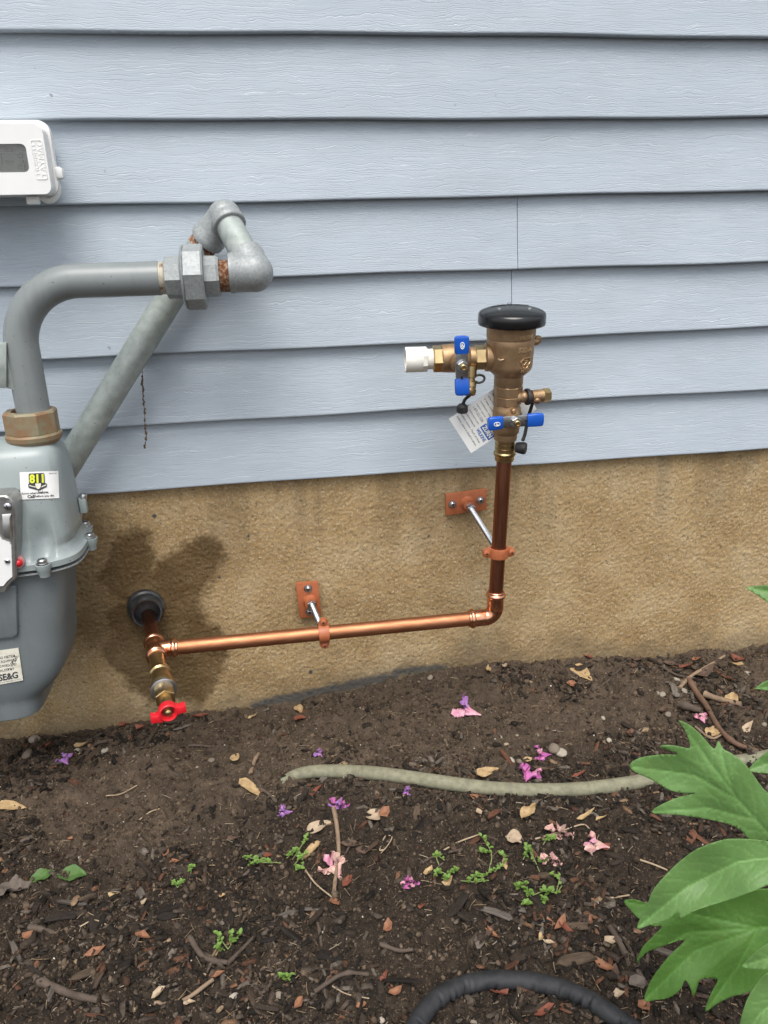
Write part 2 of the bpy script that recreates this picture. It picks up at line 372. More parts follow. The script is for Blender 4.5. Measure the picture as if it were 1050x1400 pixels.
# ================================================================== SETTING: the soil
def mulch_f(x, y):                # how much dark bark humus, as against bare brown loam
    n = 0.5*fbm(x*7, y*7, 3, 101)
    edge = -0.235 - 0.06*np.sin(x*3.0+0.6) - 0.12*np.exp(-((x+0.26)/0.17)**2)
    return sm(0.05, -0.06, y-edge + 0.22*n)
def soil_h(x, y):
    b = gbase(x, y)
    f = 0.0100*fbm(x*48, y*48, 3, 111) + 0.0060*np.abs(fbm(x*120, y*120, 2, 121)) + 0.0042*fbm(x*260, y*260, 2, 131)
    lump = np.clip(fbm(x*70, y*70, 2, 141)-0.12, 0, 1)*0.016
    ins = (x > -1.2) & (x < 1.7) & (y > -1.3)
    return b + np.where(ins, f + lump - 0.001, 0)
def soil_mat():
    m, t, b = nodes('garden_soil'); v = coords(t)
    loam = ramp(t, noise(t, v, 30, 6, 0.65), [(0.30, (0.036, 0.0255, 0.017)), (0.55, (0.070, 0.050, 0.034)), (0.75, (0.112, 0.082, 0.057))])
    hum = ramp(t, noise(t, v, 40, 6, 0.7), [(0.32, (0.014, 0.0098, 0.0066)), (0.55, (0.030, 0.0215, 0.0145)), (0.78, (0.062, 0.045, 0.031))])
    c = mixc(t, attr(t, 'mulch'), loam, hum)
    c = mixc(t, N_math(t, 'MULTIPLY', ramp_f(t, noise(t, v, 520, 2), 0.62, 0.70), 0.7), c, (0.24, 0.18, 0.125))
    c = mixc(t, N_math(t, 'MULTIPLY', ramp_f(t, noise(t, v, 330, 2), 0.60, 0.70), 0.6), c, (0.025, 0.018, 0.013))
    L(t, c, b.inputs['Base Color']); b.inputs['Roughness'].default_value = 0.93; b.inputs['Specular IOR Level'].default_value = 0.25
    bump(t, b, noise(t, v, 650, 4, 0.7), 0.7, 0.0016); return m
m_soil = soil_mat()
gxs = nonuni(-0.72, 1.12, 0.0021, -120, 120, 1.3); gys = nonuni(-0.80, 0.02, 0.0021, -150, 0.6, 1.3)
ground = grid_obj('ground', gxs, gys, lambda x, y: np.stack([x, y, soil_h(x, y)], 1), m_soil, {'mulch': mulch_f})
tag(ground, 'dark brown garden soil with bark mulch along the foot of the house wall', None, None, 'structure')
def hz(x, y): return float(soil_h(np.array([x]), np.array([y]))[0])
def GS(px, py, h=0.0):            # on the fine soil surface
    p = G(px, py); z = hz(p.x, p.y); d = ray(px, py); t = (z+h-EYE.z)/d.z; p = EYE+d*t; return Vector((p.x, p.y, hz(p.x, p.y)+h))

# ================================================================== MATERIALS of the fittings
m_cu = M('copper_bright', (0.47, 0.21, 0.11), (0.37, 0.15, 0.075), 0.50, 1.0, 38, 0.10, 0.0004, 120, stretch=(1, 6, 6), rvar=0.08)
m_cud = M('copper_tarnished', (0.36, 0.15, 0.085), (0.25, 0.10, 0.06), 0.36, 1.0, 30, 0.08, 0.0004, 160, stretch=(7, 7, 0.7), rvar=0.10)
m_cuf = M('copper_fitting', (0.80, 0.41, 0.25), (0.62, 0.28, 0.16), 0.24, 1.0, 90, 0.10, 0.0006, 240, rvar=0.08)
m_brass = M('machined_brass', (0.56, 0.42, 0.22), (0.43, 0.31, 0.15), 0.34, 1.0, 60, 0.05, 0.0003, rvar=0.08)
m_bronze = M('cast_bronze', (0.40, 0.265, 0.150), (0.31, 0.20, 0.110), 0.50, 0.75, 70, 0.35, 0.0006, 700, rvar=0.08)
m_black = M('black_plastic', (0.006, 0.006, 0.0065), (0.010, 0.010, 0.0105), 0.22, 0.0, 30, 0.08, 0.0005, 220, rvar=0.08)
m_rub = M('black_rubber', (0.014, 0.014, 0.015), (0.03, 0.03, 0.031), 0.55, 0.0, 90, 0.2, 0.0006)
m_blue = M('blue_vinyl', (0.012, 0.10, 0.50), (0.010, 0.085, 0.44), 0.30, 0.0, 30, 0.05, 0.0005)
m_steel = M('zinc_steel', (0.62, 0.63, 0.64), (0.50, 0.51, 0.53), 0.30, 1.0, 90, 0.06, 0.0004)
m_white = M('white_plastic', (0.80, 0.80, 0.79), (0.75, 0.75, 0.73), 0.38, 0.0, 20, 0.05, 0.0006)
m_pvc = M('white_pvc', (0.78, 0.76, 0.70), (0.66, 0.62, 0.54), 0.45, 0.0, 50, 0.08, 0.0006, stops=(0.45, 0.75))
m_hang = M('copper_painted_iron', (0.40, 0.125, 0.05), (0.34, 0.10, 0.04), 0.42, 0.0, 80, 0.08, 0.0005)
m_paper = M('white_paper', (0.80, 0.80, 0.78), (0.76, 0.76, 0.74), 0.6, 0.0, 30, 0.03, 0.0004)
m_ink = M('printed_ink', (0.035, 0.035, 0.038), (0.05, 0.05, 0.055), 0.6, 0.0, 30, 0)
m_inkb = M('blue_ink', (0.02, 0.12, 0.45), None, 0.6, 0.0, 30, 0)
m_inkw = M('white_ink', (0.85, 0.85, 0.85), None, 0.5, 0.0, 30, 0)
m_red = M('red_plastic', (0.62, 0.015, 0.025), (0.55, 0.012, 0.02), 0.32, 0.0, 30, 0.05, 0.0005)
m_dark = M('dark_hollow', (0.01, 0.01, 0.01), None, 0.8, 0.0, 30, 0)
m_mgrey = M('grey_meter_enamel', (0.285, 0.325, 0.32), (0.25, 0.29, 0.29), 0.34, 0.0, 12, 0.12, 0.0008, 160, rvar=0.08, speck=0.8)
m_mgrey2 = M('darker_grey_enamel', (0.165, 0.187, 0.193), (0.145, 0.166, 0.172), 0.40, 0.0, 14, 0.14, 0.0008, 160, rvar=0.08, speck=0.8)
m_pgrey = M('grey_pipe_paint', (0.215, 0.235, 0.235), (0.185, 0.205, 0.205), 0.38, 0.0, 14, 0.12, 0.0008, 120, rvar=0.1, speck=0.8)
m_galv = M('galvanized_iron', (0.325, 0.345, 0.345), (0.245, 0.263, 0.265), 0.50, 0.2, 260, 0.25, 0.0008, 330, rvar=0.14, speck=0.35)
m_galvp = M('weathered_galvanized_pipe', (0.38, 0.42, 0.395), (0.28, 0.315, 0.295), 0.5, 0.25, 60, 0.3, 0.0009, 150, stretch=(1, 1, 1), rvar=0.12, speck=0.8)
m_rust = M('rusty_thread', (0.17, 0.065, 0.025), (0.50, 0.38, 0.27), 0.65, 0.3, 230, 0.4, 0.0008, stops=(0.45, 0.7))
m_thr = M('worn_pipe_thread', (0.62, 0.58, 0.50), (0.30, 0.20, 0.12), 0.5, 0.5, 120, 0.3, 0.0006, stops=(0.5, 0.7))
m_rustb = M('rust_stained_brass', (0.235, 0.21, 0.13), (0.25, 0.145, 0.075), 0.55, 0.1, 55, 0.3, 0.0007, stops=(0.4, 0.62))
m_alum = M('cast_aluminium', (0.42, 0.42, 0.41), (0.30, 0.30, 0.29), 0.40, 0.8, 60, 0.1, 0.0005)
m_stained = M('stained_label', (0.72, 0.70, 0.60), (0.55, 0.50, 0.38), 0.55, 0.0, 60, 0.05, 0.0004, stops=(0.5, 0.75))
m_abs = M('black_pipe_sleeve', (0.018, 0.020, 0.022), (0.06, 0.065, 0.07), 0.40, 0.0, 45, 0.1, 0.0006, stops=(0.45, 0.72))
m_yel = M('yellow_ink', (0.72, 0.78, 0.05), None, 0.5, 0, 30, 0)


# ================================================================== COPPER WATER LINE
DP = 0.13
RT = 0.0123                       # tube radius
S0 = P(202, 838, -0.015); T0 = P(212, 886, DP); sdir = (T0-S0).normalized()
E0 = P(676, 846, DP)              # the corner at the elbow
E0.z = T0.z = (E0.z+T0.z)/2 ; E0.z += 0.002
RB = P(678, 812, DP); RTp = P(689.5, 626, DP); rdir = (RTp-E0).normalized()
hdir = (E0-T0).normalized()
line = thing('copper_water_line', 'copper water line that comes out of the wall, runs level along it and rises to the valve', 'water pipe', S0)
def beads(prof_r, h, w=0.004, r=0.0024):   # rolled bead profile round a fitting end
    return [(h-w, prof_r), (h-w*0.5, prof_r+r*0.85), (h, prof_r+r), (h+w*0.5, prof_r+r*0.85), (h+w, prof_r)]
build(MB().lathe(S0-sdir*0.05, sdir, [(0, RT), ((T0-S0).length+0.02, RT)], 28), 'stub_pipe', m_cud, line)
build(MB().lathe(T0+hdir*0.02, hdir, [(0, RT), ((E0-T0).length-0.045, RT)], 32), 'level_pipe', m_cu, line)
build(MB().lathe(E0+rdir*0.02, rdir, [(0, RT), ((RTp-E0).length-0.018, RT)], 32), 'riser_pipe', m_cud, line)
def press_end(mb, O, d, h0, h1, rr=0.0148):   # a press socket from h0 to h1 with a bead near its mouth
    s = 1 if h1 > h0 else -1; Lh = abs(h1-h0)
    pr = [(0, rr-0.0008), (0.002, rr)] + beads(rr, Lh-0.0075, 0.0042, 0.0026) + [(Lh-0.001, rr), (Lh, rr-0.0012), (Lh, RT*0.9)]
    mb.lathe(O+d*h0, d*s, pr, 30)
tee = MB(); press_end(tee, T0, sdir, 0.0, -0.034); press_end(tee, T0, sdir, 0.0, 0.030); press_end(tee, T0, hdir, 0.004, 0.038, 0.0140)
tee.sphere(T0, 0.0149)
build(tee, 'tee', m_cuf, line)
el = MB(); press_end(el, E0, hdir, -0.016, -0.048); press_end(el, E0, rdir, 0.016, 0.049)
ct = E0 - hdir*0.017 + rdir*0.017
arc = [ct + hdir*(0.017*math.sin(a)) - rdir*(0.017*math.cos(a)) for a in [i*math.pi/2/10 for i in range(11)]]
el.tube(arc, 0.0146, 28)
build(el, 'elbow', m_cuf, line)

# drain valve on the end of the tee, facing the viewer
def along(px_y):                  # distance along the stub direction where it shows at this pixel row
    lo, hi = 0.0, 0.35
    for _ in range(40):
        md = (lo+hi)/2; p = T0+sdir*md; d = p-EYE; yy = 700-FPX*d.dot(cU)/d.dot(cF)
        if yy < px_y: lo = md
        else: hi = md
    return lo
a0, a1, a2, a3 = along(922), along(942), along(955), along(976)
dv = thing('drain_valve', 'brass drain valve with red butterfly handle on the end of the copper tee', 'valve', T0+sdir*a3)
b = MB(); b.lathe(T0, sdir, [(0.022, RT), (a0-0.006, RT)], 24); b.lathe(T0, sdir, [(a0-0.012, 0.0135), (a0-0.008, 0.0165), (a0, 0.0168), (a0+0.003, 0.0145), (a0+0.008, 0.0150), (a1-0.012, 0.0185), (a1-0.004, 0.0192), (a1, 0.018), (a1, 0.014), (a2, 0.014)], 28)
build(b, 'valve_body', m_brass, dv)
build(MB().lathe(T0, sdir, [(a1-0.002, 0.0165), (a1+0.001, 0.0195), (a1+0.005, 0.0195), (a1+0.006, 0.0165), (a1+0.006, 0.012)], 28), 'washer', m_steel, dv)
build(MB().hexn(T0, sdir, a1+0.006, a2+0.004, 0.0155).lathe(T0, sdir, [(a2, 0.009), (a3-0.006, 0.009)], 20), 'packing_nut', m_brass, dv, ang=20)
hx = X - sdir*X.dot(sdir); hx.normalize(); hz_ = sdir.cross(hx); hz_ = hz_ if hz_.z > 0 else -hz_
HC = T0 + sdir*a3
hb = MB(); hb.lathe(HC, sdir, [(-0.016, 0.0125), (-0.014, 0.0135), (-0.002, 0.0135), (0, 0.0128), (0, 0.0105), (-0.006, 0.0095), (-0.006, 0.001)], 30)
for s, dz in ((-1, -0.006), (1, 0.0005)):
    pts = [HC + hx*(s*u) + hz_*(v+dz) for u, v in ((0.009, 0.0080), (0.017, 0.0050), (0.0245, 0.0066), (0.025, -0.0056), (0.017, -0.0056), (0.009, -0.0080))]
    hb.extr([p - sdir*0.008 for p in pts], sdir, 0.013)
h = build(hb, 'butterfly_handle', m_red, dv, ang=35, bevel=0.0012)
build(MB().lathe(HC, sdir, [(-0.0055, 0.0045), (-0.002, 0.0045), (-0.0005, 0.0025)], 12), 'screw', m_brass, h)

# sleeve in the wall
SLc = P(199, 829, -0.012); SLf = P(201, 838, 0.022); sv = (SLf-SLc).normalized()
slv = MB(); slv.lathe(SLc-sv*0.03, sv, [(0.0, 0.0315), (0.034, 0.0325), (0.040, 0.0322), (0.042, 0.0290), (0.050, 0.0275), ((SLf-SLc).length+0.03, 0.0268), ((SLf-SLc).length+0.032, 0.0258), ((SLf-SLc).length+0.031, 0.0232), (0.037, 0.0225)], 40, caps=(True, True))  # black end disc inside stands in for the shade of the hollow
tag(build(slv, 'pipe_sleeve', m_abs, None, SLc), 'black plastic sleeve set in the wall round the copper stub', 'pipe sleeve')

# ---- hangers
def hanger(plate_px, horiz, rod_px, pipe_pt, pipe_dir, label):
    C0 = P(*plate_px, -0.003); t = thing('pipe_hanger', label, 'pipe hanger', C0, 'copper-coloured pipe hangers on the foundation')
    hw, hh = (0.0385, 0.0205) if horiz else (0.0205, 0.036)
    build(MB().box(C0, X*hw + Z*(hw*0.07 if horiz else 0), Z*hh - X*(0.0 if horiz else hh*0.04), Y*0.0035), 'base_plate', m_hang, t, bevel=0.0009)
    Rp = P(*rod_px, 0.0)
    build(MB().lathe(Rp+Y*0.002, -Y, [(0, 0.0155), (0.004, 0.0125), (0.009, 0.0105), (0.014, 0.0100), (0.014, 0.005)], 24), 'boss', m_hang, t)
    back = pipe_pt - (pipe_pt-Rp).normalized()*0.0155
    rd = (back-Rp).normalized(); ln = (back-Rp).length
    build(MB().hexn(Rp, rd, 0.010, 0.020, 0.0088), 'lock_nut', m_steel, t, ang=20)
    pr = []; hh_ = 0.012
    while hh_ < ln-0.001: pr += [(hh_, 0.0052), (hh_+0.0008, 0.0046)]; hh_ += 0.0016
    build(MB().lathe(Rp, rd, pr, 14), 'threaded_rod', m_steel, t, ang=60)
    for s in (-1, 1):
        sp = C0 + (X*(s*0.0265) if horiz else Z*(s*0.024)) - Y*0.0035 + (Z*(s*0.0265*0.07) if horiz else Vector())
        mb = MB().lathe(sp, -Y, [(0, 0.0078), (0.001, 0.0078), (0.001, 0.0058), (0.0035, 0.0052), (0.0052, 0.0034)], 16)
        scw = build(mb, 'screw', m_steel, t)
        cr = MB(); qd = -Y*0.0054
        cr.box(sp+qd, X*0.0030+Z*0.001, Z*0.0006, Y*0.0002); cr.box(sp+qd-Y*0.0001, Z*0.0030-X*0.001, X*0.0006, Y*0.0002)
        build(cr, 'cross_slot', m_dark, scw, smooth=False)
    # clamp: two half straps with ears
    pd = pipe_dir.normalized(); out = -(Y - pd*Y.dot(pd)).normalized(); ear = pd.cross(out).normalized()
    for half, nm in ((1, 'front_strap'), (-1, 'rear_strap')):
        mb = MB(); sec = []
        prof = []
        r_in, th = RT+0.0003, 0.0030
        for i in range(13):
            a = math.pi*i/12; prof.append((math.cos(a)*(r_in), math.sin(a)*r_in))
        path = [(0.0275, 0.0008), (0.0175, 0.0008)] + [(math.cos(math.pi*i/14)*(r_in+0.0006), max(0.0008, math.sin(math.pi*i/14)*(r_in+0.0006))) for i in range(0, 15)] + [(-0.0175, 0.0008), (-0.0275, 0.0008)]
        outr = [(0.0275, 0.0038), (0.0185, 0.0038)] + [(math.cos(math.pi*i/14)*(r_in+th+0.0006), max(0.0038, math.sin(math.pi*i/14)*(r_in+th+0.0006))) for i in range(0, 15)] + [(-0.0185, 0.0038), (-0.0275, 0.0038)]
        rs = []
        for wv in (-0.0088, -0.0068, 0.0068, 0.0088):
            k = 0.0006 if abs(wv) > 0.007 else 0
            inn = [pipe_pt + ear*a + out*(half*(b_+0)) + pd*wv*(0.62 if abs(a) > 0.026 else 1) for a, b_ in path]
            ou = [pipe_pt + ear*a + out*(half*(b_-k)) + pd*wv*(0.62 if abs(a) > 0.026 else 1) for a, b_ in outr]
            rs.append(inn + ou[::-1])
        mb.rings(rs)
        build(mb, nm, m_hang, t, ang=40)
    for s in (-1, 1):
        sp = pipe_pt + ear*(s*0.0222) + out*0.0040
        scw = build(MB().lathe(sp, out, [(-0.009, 0.0040), (0, 0.0040), (0, 0.0054), (0.0015, 0.0050), (0.0028, 0.0030)], 16), 'screw', m_hang, t)
        build(MB().box(sp+out*0.0029, ear*0.0028, pd*0.0006, out*0.0002).box(sp+out*0.0028, ear*0.0006, pd*0.0028, out*0.0002), 'cross_slot', m_dark, scw, smooth=False)
def on_line(A, d, px, py):        # the point of the axis nearest to a pixel ray
    r = ray(px, py).normalized(); wv = A-EYE; b_ = d.dot(r); return A + d*((b_*r.dot(wv) - d.dot(wv))/(1-b_*b_))
hanger((422, 819.5), False, (424, 822), on_line(T0, hdir, 443, 868), hdir, 'pipe hanger with upright base plate, holding the level copper pipe')
hanger((637, 686), True, (639, 688), on_line(E0, rdir, 682, 755), rdir, 'pipe hanger with crosswise base plate, holding the upright copper riser')

# ================================================================== VACUUM BREAKER VALVE
O_ = RTp.copy()
tp = P(700, 432, DP + 0.022); vax = (tp-O_).normalized()
vr = (X - vax*X.dot(vax)).normalized(); vn = vr.cross(vax).normalized()   # vn towards the viewer
vn = vn if vn.y < 0 else -vn
vb = thing('vacuum_breaker', 'bronze vacuum breaker valve under a black dome cap on top of the copper riser', 'backflow valve', O_)
def VH(py, px=None):              # height along the valve axis showing at this pixel row
    lo, hi = -0.1, 0.4
    for _ in range(40):
        md = (lo+hi)/2; d = O_+vax*md-EYE; yy = 700-FPX*d.dot(cU)/d.dot(cF)
        if yy > py: lo = md
        else: hi = md
    return lo
def vprof(lst): return [(VH(py), mm(hw, O_+vax*VH(py))) for py, hw in lst]
def VP_(px, py, c=0.0): return RP(px, py, O_+vn*c, vn)
# lower press adapter
build(MB().lathe(O_, vax, vprof([(629, 11.4), (628.5, 13), (624, 13), (622, 14.2), (620.5, 15.2), (618, 15.2), (616.5, 13.6), (601, 13.4), (599.5, 12)]), 36), 'press_adapter', m_brass, vb)
ring = MB()
for py in (612, 606): ring.lathe(O_, vax, vprof([(py+1.2, 13.2), (py+0.8, 14.0), (py-0.8, 14.0), (py-1.2, 13.2)]), 36)
build(ring, 'groove_ring', m_brass, vb)
# lower ball valve
build(MB().lathe(O_, vax, vprof([(601, 14), (600, 15.5), (594, 16), (592, 15.8), (590, 17.8), (585, 18.4), (572, 19), (562, 19.2), (557, 18.6), (554, 16.8), (551, 16.8)]), 40), 'lower_ball_valve', m_bronze, vb)
build(MB().lathe(O_, vax, vprof([(552, 17.4), (551, 18.6), (541, 19.2), (540, 18.2)]), 8, phase=R(22.5)), 'lower_hex', m_bronze, vb, ang=20)
build(MB().lathe(O_, vax, vprof([(541, 17.5), (539, 19.6), (527.5, 20), (526, 18.6), (524, 18.6)]), 8, phase=R(22.5)), 'upper_hex', m_bronze, vb, ang=20)
# main body
build(MB().lathe(O_, vax, vprof([(526, 18.8), (524.5, 19.8), (513, 19.8), (511.5, 21), (509, 24), (505, 28.5), (501, 30.8), (496, 31.4), (470, 32.4), (463, 32.8), (462, 32.2), (460.5, 32.2), (459.8, 33.4), (441, 33.8)]), 56), 'body', m_bronze, vb)
# raised marks cast on the body
def on_body(O2, rad):             # wraps flat text round the body
    def f(p):
        c = O2 - vn*0; a = p.x/rad
        return c + vr*(math.sin(a)*rad) + vn*(math.cos(a)*rad + p.z) + vax*p.y
    return f
def cast(lines):
    mb = MB()
    for s, px, py, size, wd in lines:
        h_ = VH(py); rad = mm(33.1 if py < 460 else 32.3, O_+vax*h_); c = O_+vax*h_; off = mm(px-696.0, c)
        V, F = text_geo(s, size, 0.0006, 0.0008)
        k = wd/(max(p.x for p in V)-min(p.x for p in V)); a0 = math.asin(max(-1, min(1, off/rad)))
        mb.add([c + vr*(math.sin(p.x*k/rad+a0)*(rad+p.z)) + vn*(math.cos(p.x*k/rad+a0)*(rad+p.z)) + vax*p.y for p in V], F)
    return mb
m_cast = M('rubbed_bronze', (0.78, 0.58, 0.36), (0.66, 0.47, 0.27), 0.34, 0.9, 60, 0.1, 0.0004)
for ln_ in (('720-A', 708, 472.5, 0.0105, 0.027), ('WILKINS', 708, 455.5, 0.0068, 0.026), ('HYD', 709, 499.5, 0.0075, 0.017)): build(cast([ln_]), 'cast_lettering', m_cast, vb, smooth=False)
dm = MB(); c = O_+vax*VH(491.5); rad = mm(32.3, c); a0 = math.asin(mm(709-696, c)/rad)
def bdy(u, v): return c + vr*(math.sin(a0+u/rad)*rad) + vn*(math.cos(a0+u/rad)*rad) + vax*v
dpts = [(-0.009, 0.004), (-0.004, 0.009), (0.009, 0.009), (0.010, 0.002), (0, -0.009), (-0.009, 0.004)]
for p, q in list(zip(dpts[:-1], dpts[1:])) + [((-0.006, 0.006), (0.004, 0.005)), ((0.004, 0.005), (-0.003, -0.001)), ((-0.003, -0.001), (0.006, -0.001))]: dm.tube([bdy(*p), bdy(*q)], 0.0009, 6)
build(dm, 'cast_emblem', m_cast, vb)
wl = MB(); wl.tube([VP_(681, 491, 0.030), VP_(684, 492.5, 0.034), VP_(689, 491.5, 0.036)], 0.0016, 8); build(wl, 'flow_arrow', m_cast, vb)
# lug at the right of the body
lg = MB(); q = VP_(735, 464, 0.0); lg.box(q, vr*0.0045, vax*0.0055, vn*0.005); lg.lathe(VP_(729, 467, 0), vr, [(0, 0.007), (0.006, 0.006), (0.009, 0.005)], 14); build(lg, 'side_lug', m_bronze, vb, bevel=0.0012)
# cap
h0 = VH(442); rc = mm(46.3, O_+vax*VH(438)); capO = O_+vax*h0
build(MB().lathe(capO, vax, [(0.004, rc*0.72), (-0.001, rc*0.955), (-0.0006, rc*0.985), (0.002, rc), (0.0135, rc*0.992), (0.0165, rc*0.968), (0.0185, rc*0.915), (0.0205, rc*0.82), (0.0228, rc*0.66), (0.0246, rc*0.46), (0.0256, rc*0.25), (0.0260, 0.0008)], 64), 'dome_cap', m_black, vb, ang=60)
tx = MB()
V, F = text_geo('ZURN WILKINS', 0.0085, 0, 0.0005)
cap_top = lambda u, v: capO + vr*u - vn*v + vax*(0.0260 - 0.0066*(math.hypot(u, v)/(rc*0.9))**2.2)
tx.add([cap_top(p.x, p.y+0.012) + vax*p.z for p in V], F); build(tx, 'cap_lettering', m_black, vb, smooth=False)
for u, v in ((-0.024, -0.012), (0.020, -0.020), (0.004, 0.030)):
    p0 = cap_top(u, v); build(MB().lathe(p0-vax*0.001, vax, [(0, 0.0034), (0.0022, 0.0032), (0.0034, 0.0016)], 14), 'cap_screw', m_steel, vb)
# side branch
bO = VP_(700, 487.0, 0.0); bd = -(X - vax*X.dot(vax)*0.2).normalized()
bq = P(570, 491.5, DP+0.004); bd = (bq-bO).normalized()
def BH(px):
    lo, hi = -0.05, 0.3
    for _ in range(40):
        md = (lo+hi)/2; d = bO+bd*md-EYE; xx = 525+FPX*d.dot(cR)/d.dot(cF)
        if xx > px: lo = md
        else: hi = md
    return lo
def bprof(lst): return [(BH(px), mm(hw, bO+bd*BH(px))) for px, hw in lst]
build(MB().lathe(bO, bd, bprof([(690, 16), (680, 17.5), (672, 19.2), (668, 19.6), (663.5, 19.2), (662.5, 17), (661, 14)]), 40), 'branch_collar', m_bronze, vb)
build(MB().lathe(bO, bd, bprof([(663, 15.4), (662, 16.8), (650, 16.8), (648.5, 15.6)]), 6, phase=R(15)), 'branch_hex', m_brass, vb, ang=20)
build(MB().lathe(bO, bd, bprof([(650, 14.2), (642, 14.2), (640, 17), (636, 19), (620, 19.4), (614, 19.2), (604, 18.6), (603, 17)]), 40), 'branch_ball_valve', m_bronze, vb)
build(MB().lathe(bO, bd, bprof([(606, 17.2), (605, 18.4), (593, 18.4), (591.5, 17)]), 6, phase=R(20)), 'outlet_hex', m_brass, vb, ang=20)
pv = MB(); pr = []
for k in range(7): x = 593-k*1.6; pr += [(x, 14.2), (x-0.8, 13.3)]
pv.lathe(bO, bd, bprof(pr), 32); pv.lathe(bO, bd, bprof([(583.5, 13), (583.4, 17), (582.6, 17.6), (577.4, 17.6), (576.6, 17)]), 8, phase=R(22.5))
pv.lathe(bO, bd, bprof([(578, 16.4), (577, 17), (556, 17.2), (554, 17.0), (554.2, 15.0), (560, 14.4), (572, 14.0), (573, 2)]), 40)
build(pv, 'pvc_adapter', m_pvc, vb, ang=35)

def lever(Cn, along_, across, nrm, half, wid, bolt_py, num):
    # two-wing lever: stamped plate with a slot, blue sleeves on both wings, nut in the middle
    h = None
    pl = MB(); o1 = []
    for u, v in ((-0.5*half, -wid*0.40), (-0.3*half, -wid*0.43), (0.3*half, -wid*0.43), (0.62*half, -wid*0.42), (0.62*half, wid*0.42), (0.3*half, wid*0.43), (-0.3*half, wid*0.43), (-0.5*half, wid*0.40)):
        o1.append(Cn + along_*u + across*v)
    pl.extr(o1, nrm, 0.0026); plate = build(pl, 'lever_plate', m_steel, vb, bevel=0.0006)
    for s, a, e, lift in ((1, 0.42, 1.0, 0.000), (-1, 0.46, 1.0, 0.003)):
        mb = MB(); rs = []
        prof = [(a, 0.86), (a+0.02, 0.96), (0.75*e, 1.0), (0.93*e, 0.98), (0.975*e, 0.90), (0.995*e, 0.66), (1.0*e, 0.30)]
        for t_, wv in prof:
            up = lift*sm(0.4, 0.8, t_); cc = Cn + along_*(s*half*t_) + nrm*float(up); hw = wid*0.5*wv; th = 0.0042
            rs.append([cc + across*(hw*ca) + nrm*(th*sa) for ca, sa in ((1, 0.35), (1, -0.35), (0.93, -0.85), (0.8, -1), (-0.8, -1), (-0.93, -0.85), (-1, -0.35), (-1, 0.35), (-0.93, 0.85), (-0.8, 1), (0.8, 1), (0.93, 0.85))])
        mb.rings(rs); g = build(mb, 'lever_grip', m_blue, vb, ang=50)
        if s == num:
            tm = MB(); ctr = Cn + along_*(s*half*0.70) + nrm*0.0047
            if s < 0: ctr = ctr + nrm*0.003
            for rr, tt in ((0.0048, 0.0007),):
                el_ = [ctr + across*(math.cos(q_)*rr*0.62) + Z.cross(X)*0 + along_*(math.sin(q_)*rr) for q_ in [i*math.pi*2/18 for i in range(19)]]
                tm.tube(el_, 0.0006, 6)
            put_text(tm, '6', ctr, (across if abs(across.x) > 0.5 else along_), (along_ if abs(across.x) > 0.5 else across), nrm, 0.0085, 0.0002, 0.0002)
            build(tm, 'grip_emblem', m_inkw, g, smooth=False)
    b1 = MB(); b1.lathe(Cn, nrm, [(0.0013, 0.0095), (0.003, 0.0095), (0.003, 0.007)], 24); b1.hexn(Cn, nrm, 0.003, 0.0085, 0.0084); build(b1, 'lever_nut', m_steel, vb, ang=20)
    build(MB().lathe(Cn, nrm, [(0.008, 0.0046), (0.0125, 0.0046), (0.0132, 0.0038), (0.0132, 0.0030), (0.0118, 0.0026)], 16), 'stem', m_brass, vb)
    return plate
# upright lever on the branch, level lever on the riser valve
H1 = VP_(631.2, 500, 0.036); up1 = (vax*0.999 - vr*0.03).normalized()
build(MB().lathe(H1-vn*0.025, vn, [(0, 0.014), (0.012, 0.012), (0.013, 0.009), (0.024, 0.009)], 24), 'stem_boss', m_bronze, vb)
pl1 = lever(H1, up1, vr, vn, mm(40.5, H1), mm(20.5, H1), 500, 1)
sl_ = MB(); sl_.box(H1 - up1*0.0205 + vn*0.0016, vr*0.0012, up1*0.0045, vn*0.0004); build(sl_, 'slot', m_dark, pl1, smooth=False)
H2 = VP_(704.5, 576, 0.036); al2 = (VP_(743, 573.3, 0.036)-VP_(666, 579, 0.036)).normalized(); ac2 = vn.cross(al2).normalized(); ac2 = ac2 if ac2.z > 0 else -ac2
build(MB().lathe(H2-vn*0.025, vn, [(0, 0.015), (0.012, 0.013), (0.013, 0.009), (0.024, 0.009)], 24), 'stem_boss', m_bronze, vb)
pl2 = lever(H2, al2, ac2, vn, mm(39.5, H2), mm(19, H2), 576, -1)
sl_ = MB(); sl_.box(H2 + al2*0.0195 + vn*0.0016, ac2*0.0012, al2*0.0045, vn*0.0004); build(sl_, 'slot', m_dark, pl2, smooth=False)
# small stop pin on the lower valve
build(MB().lathe(VP_(700, 560, 0.016), vn, [(0, 0.0045), (0.010, 0.004), (0.0115, 0.0025)], 14), 'stop_pin', m_bronze, vb)
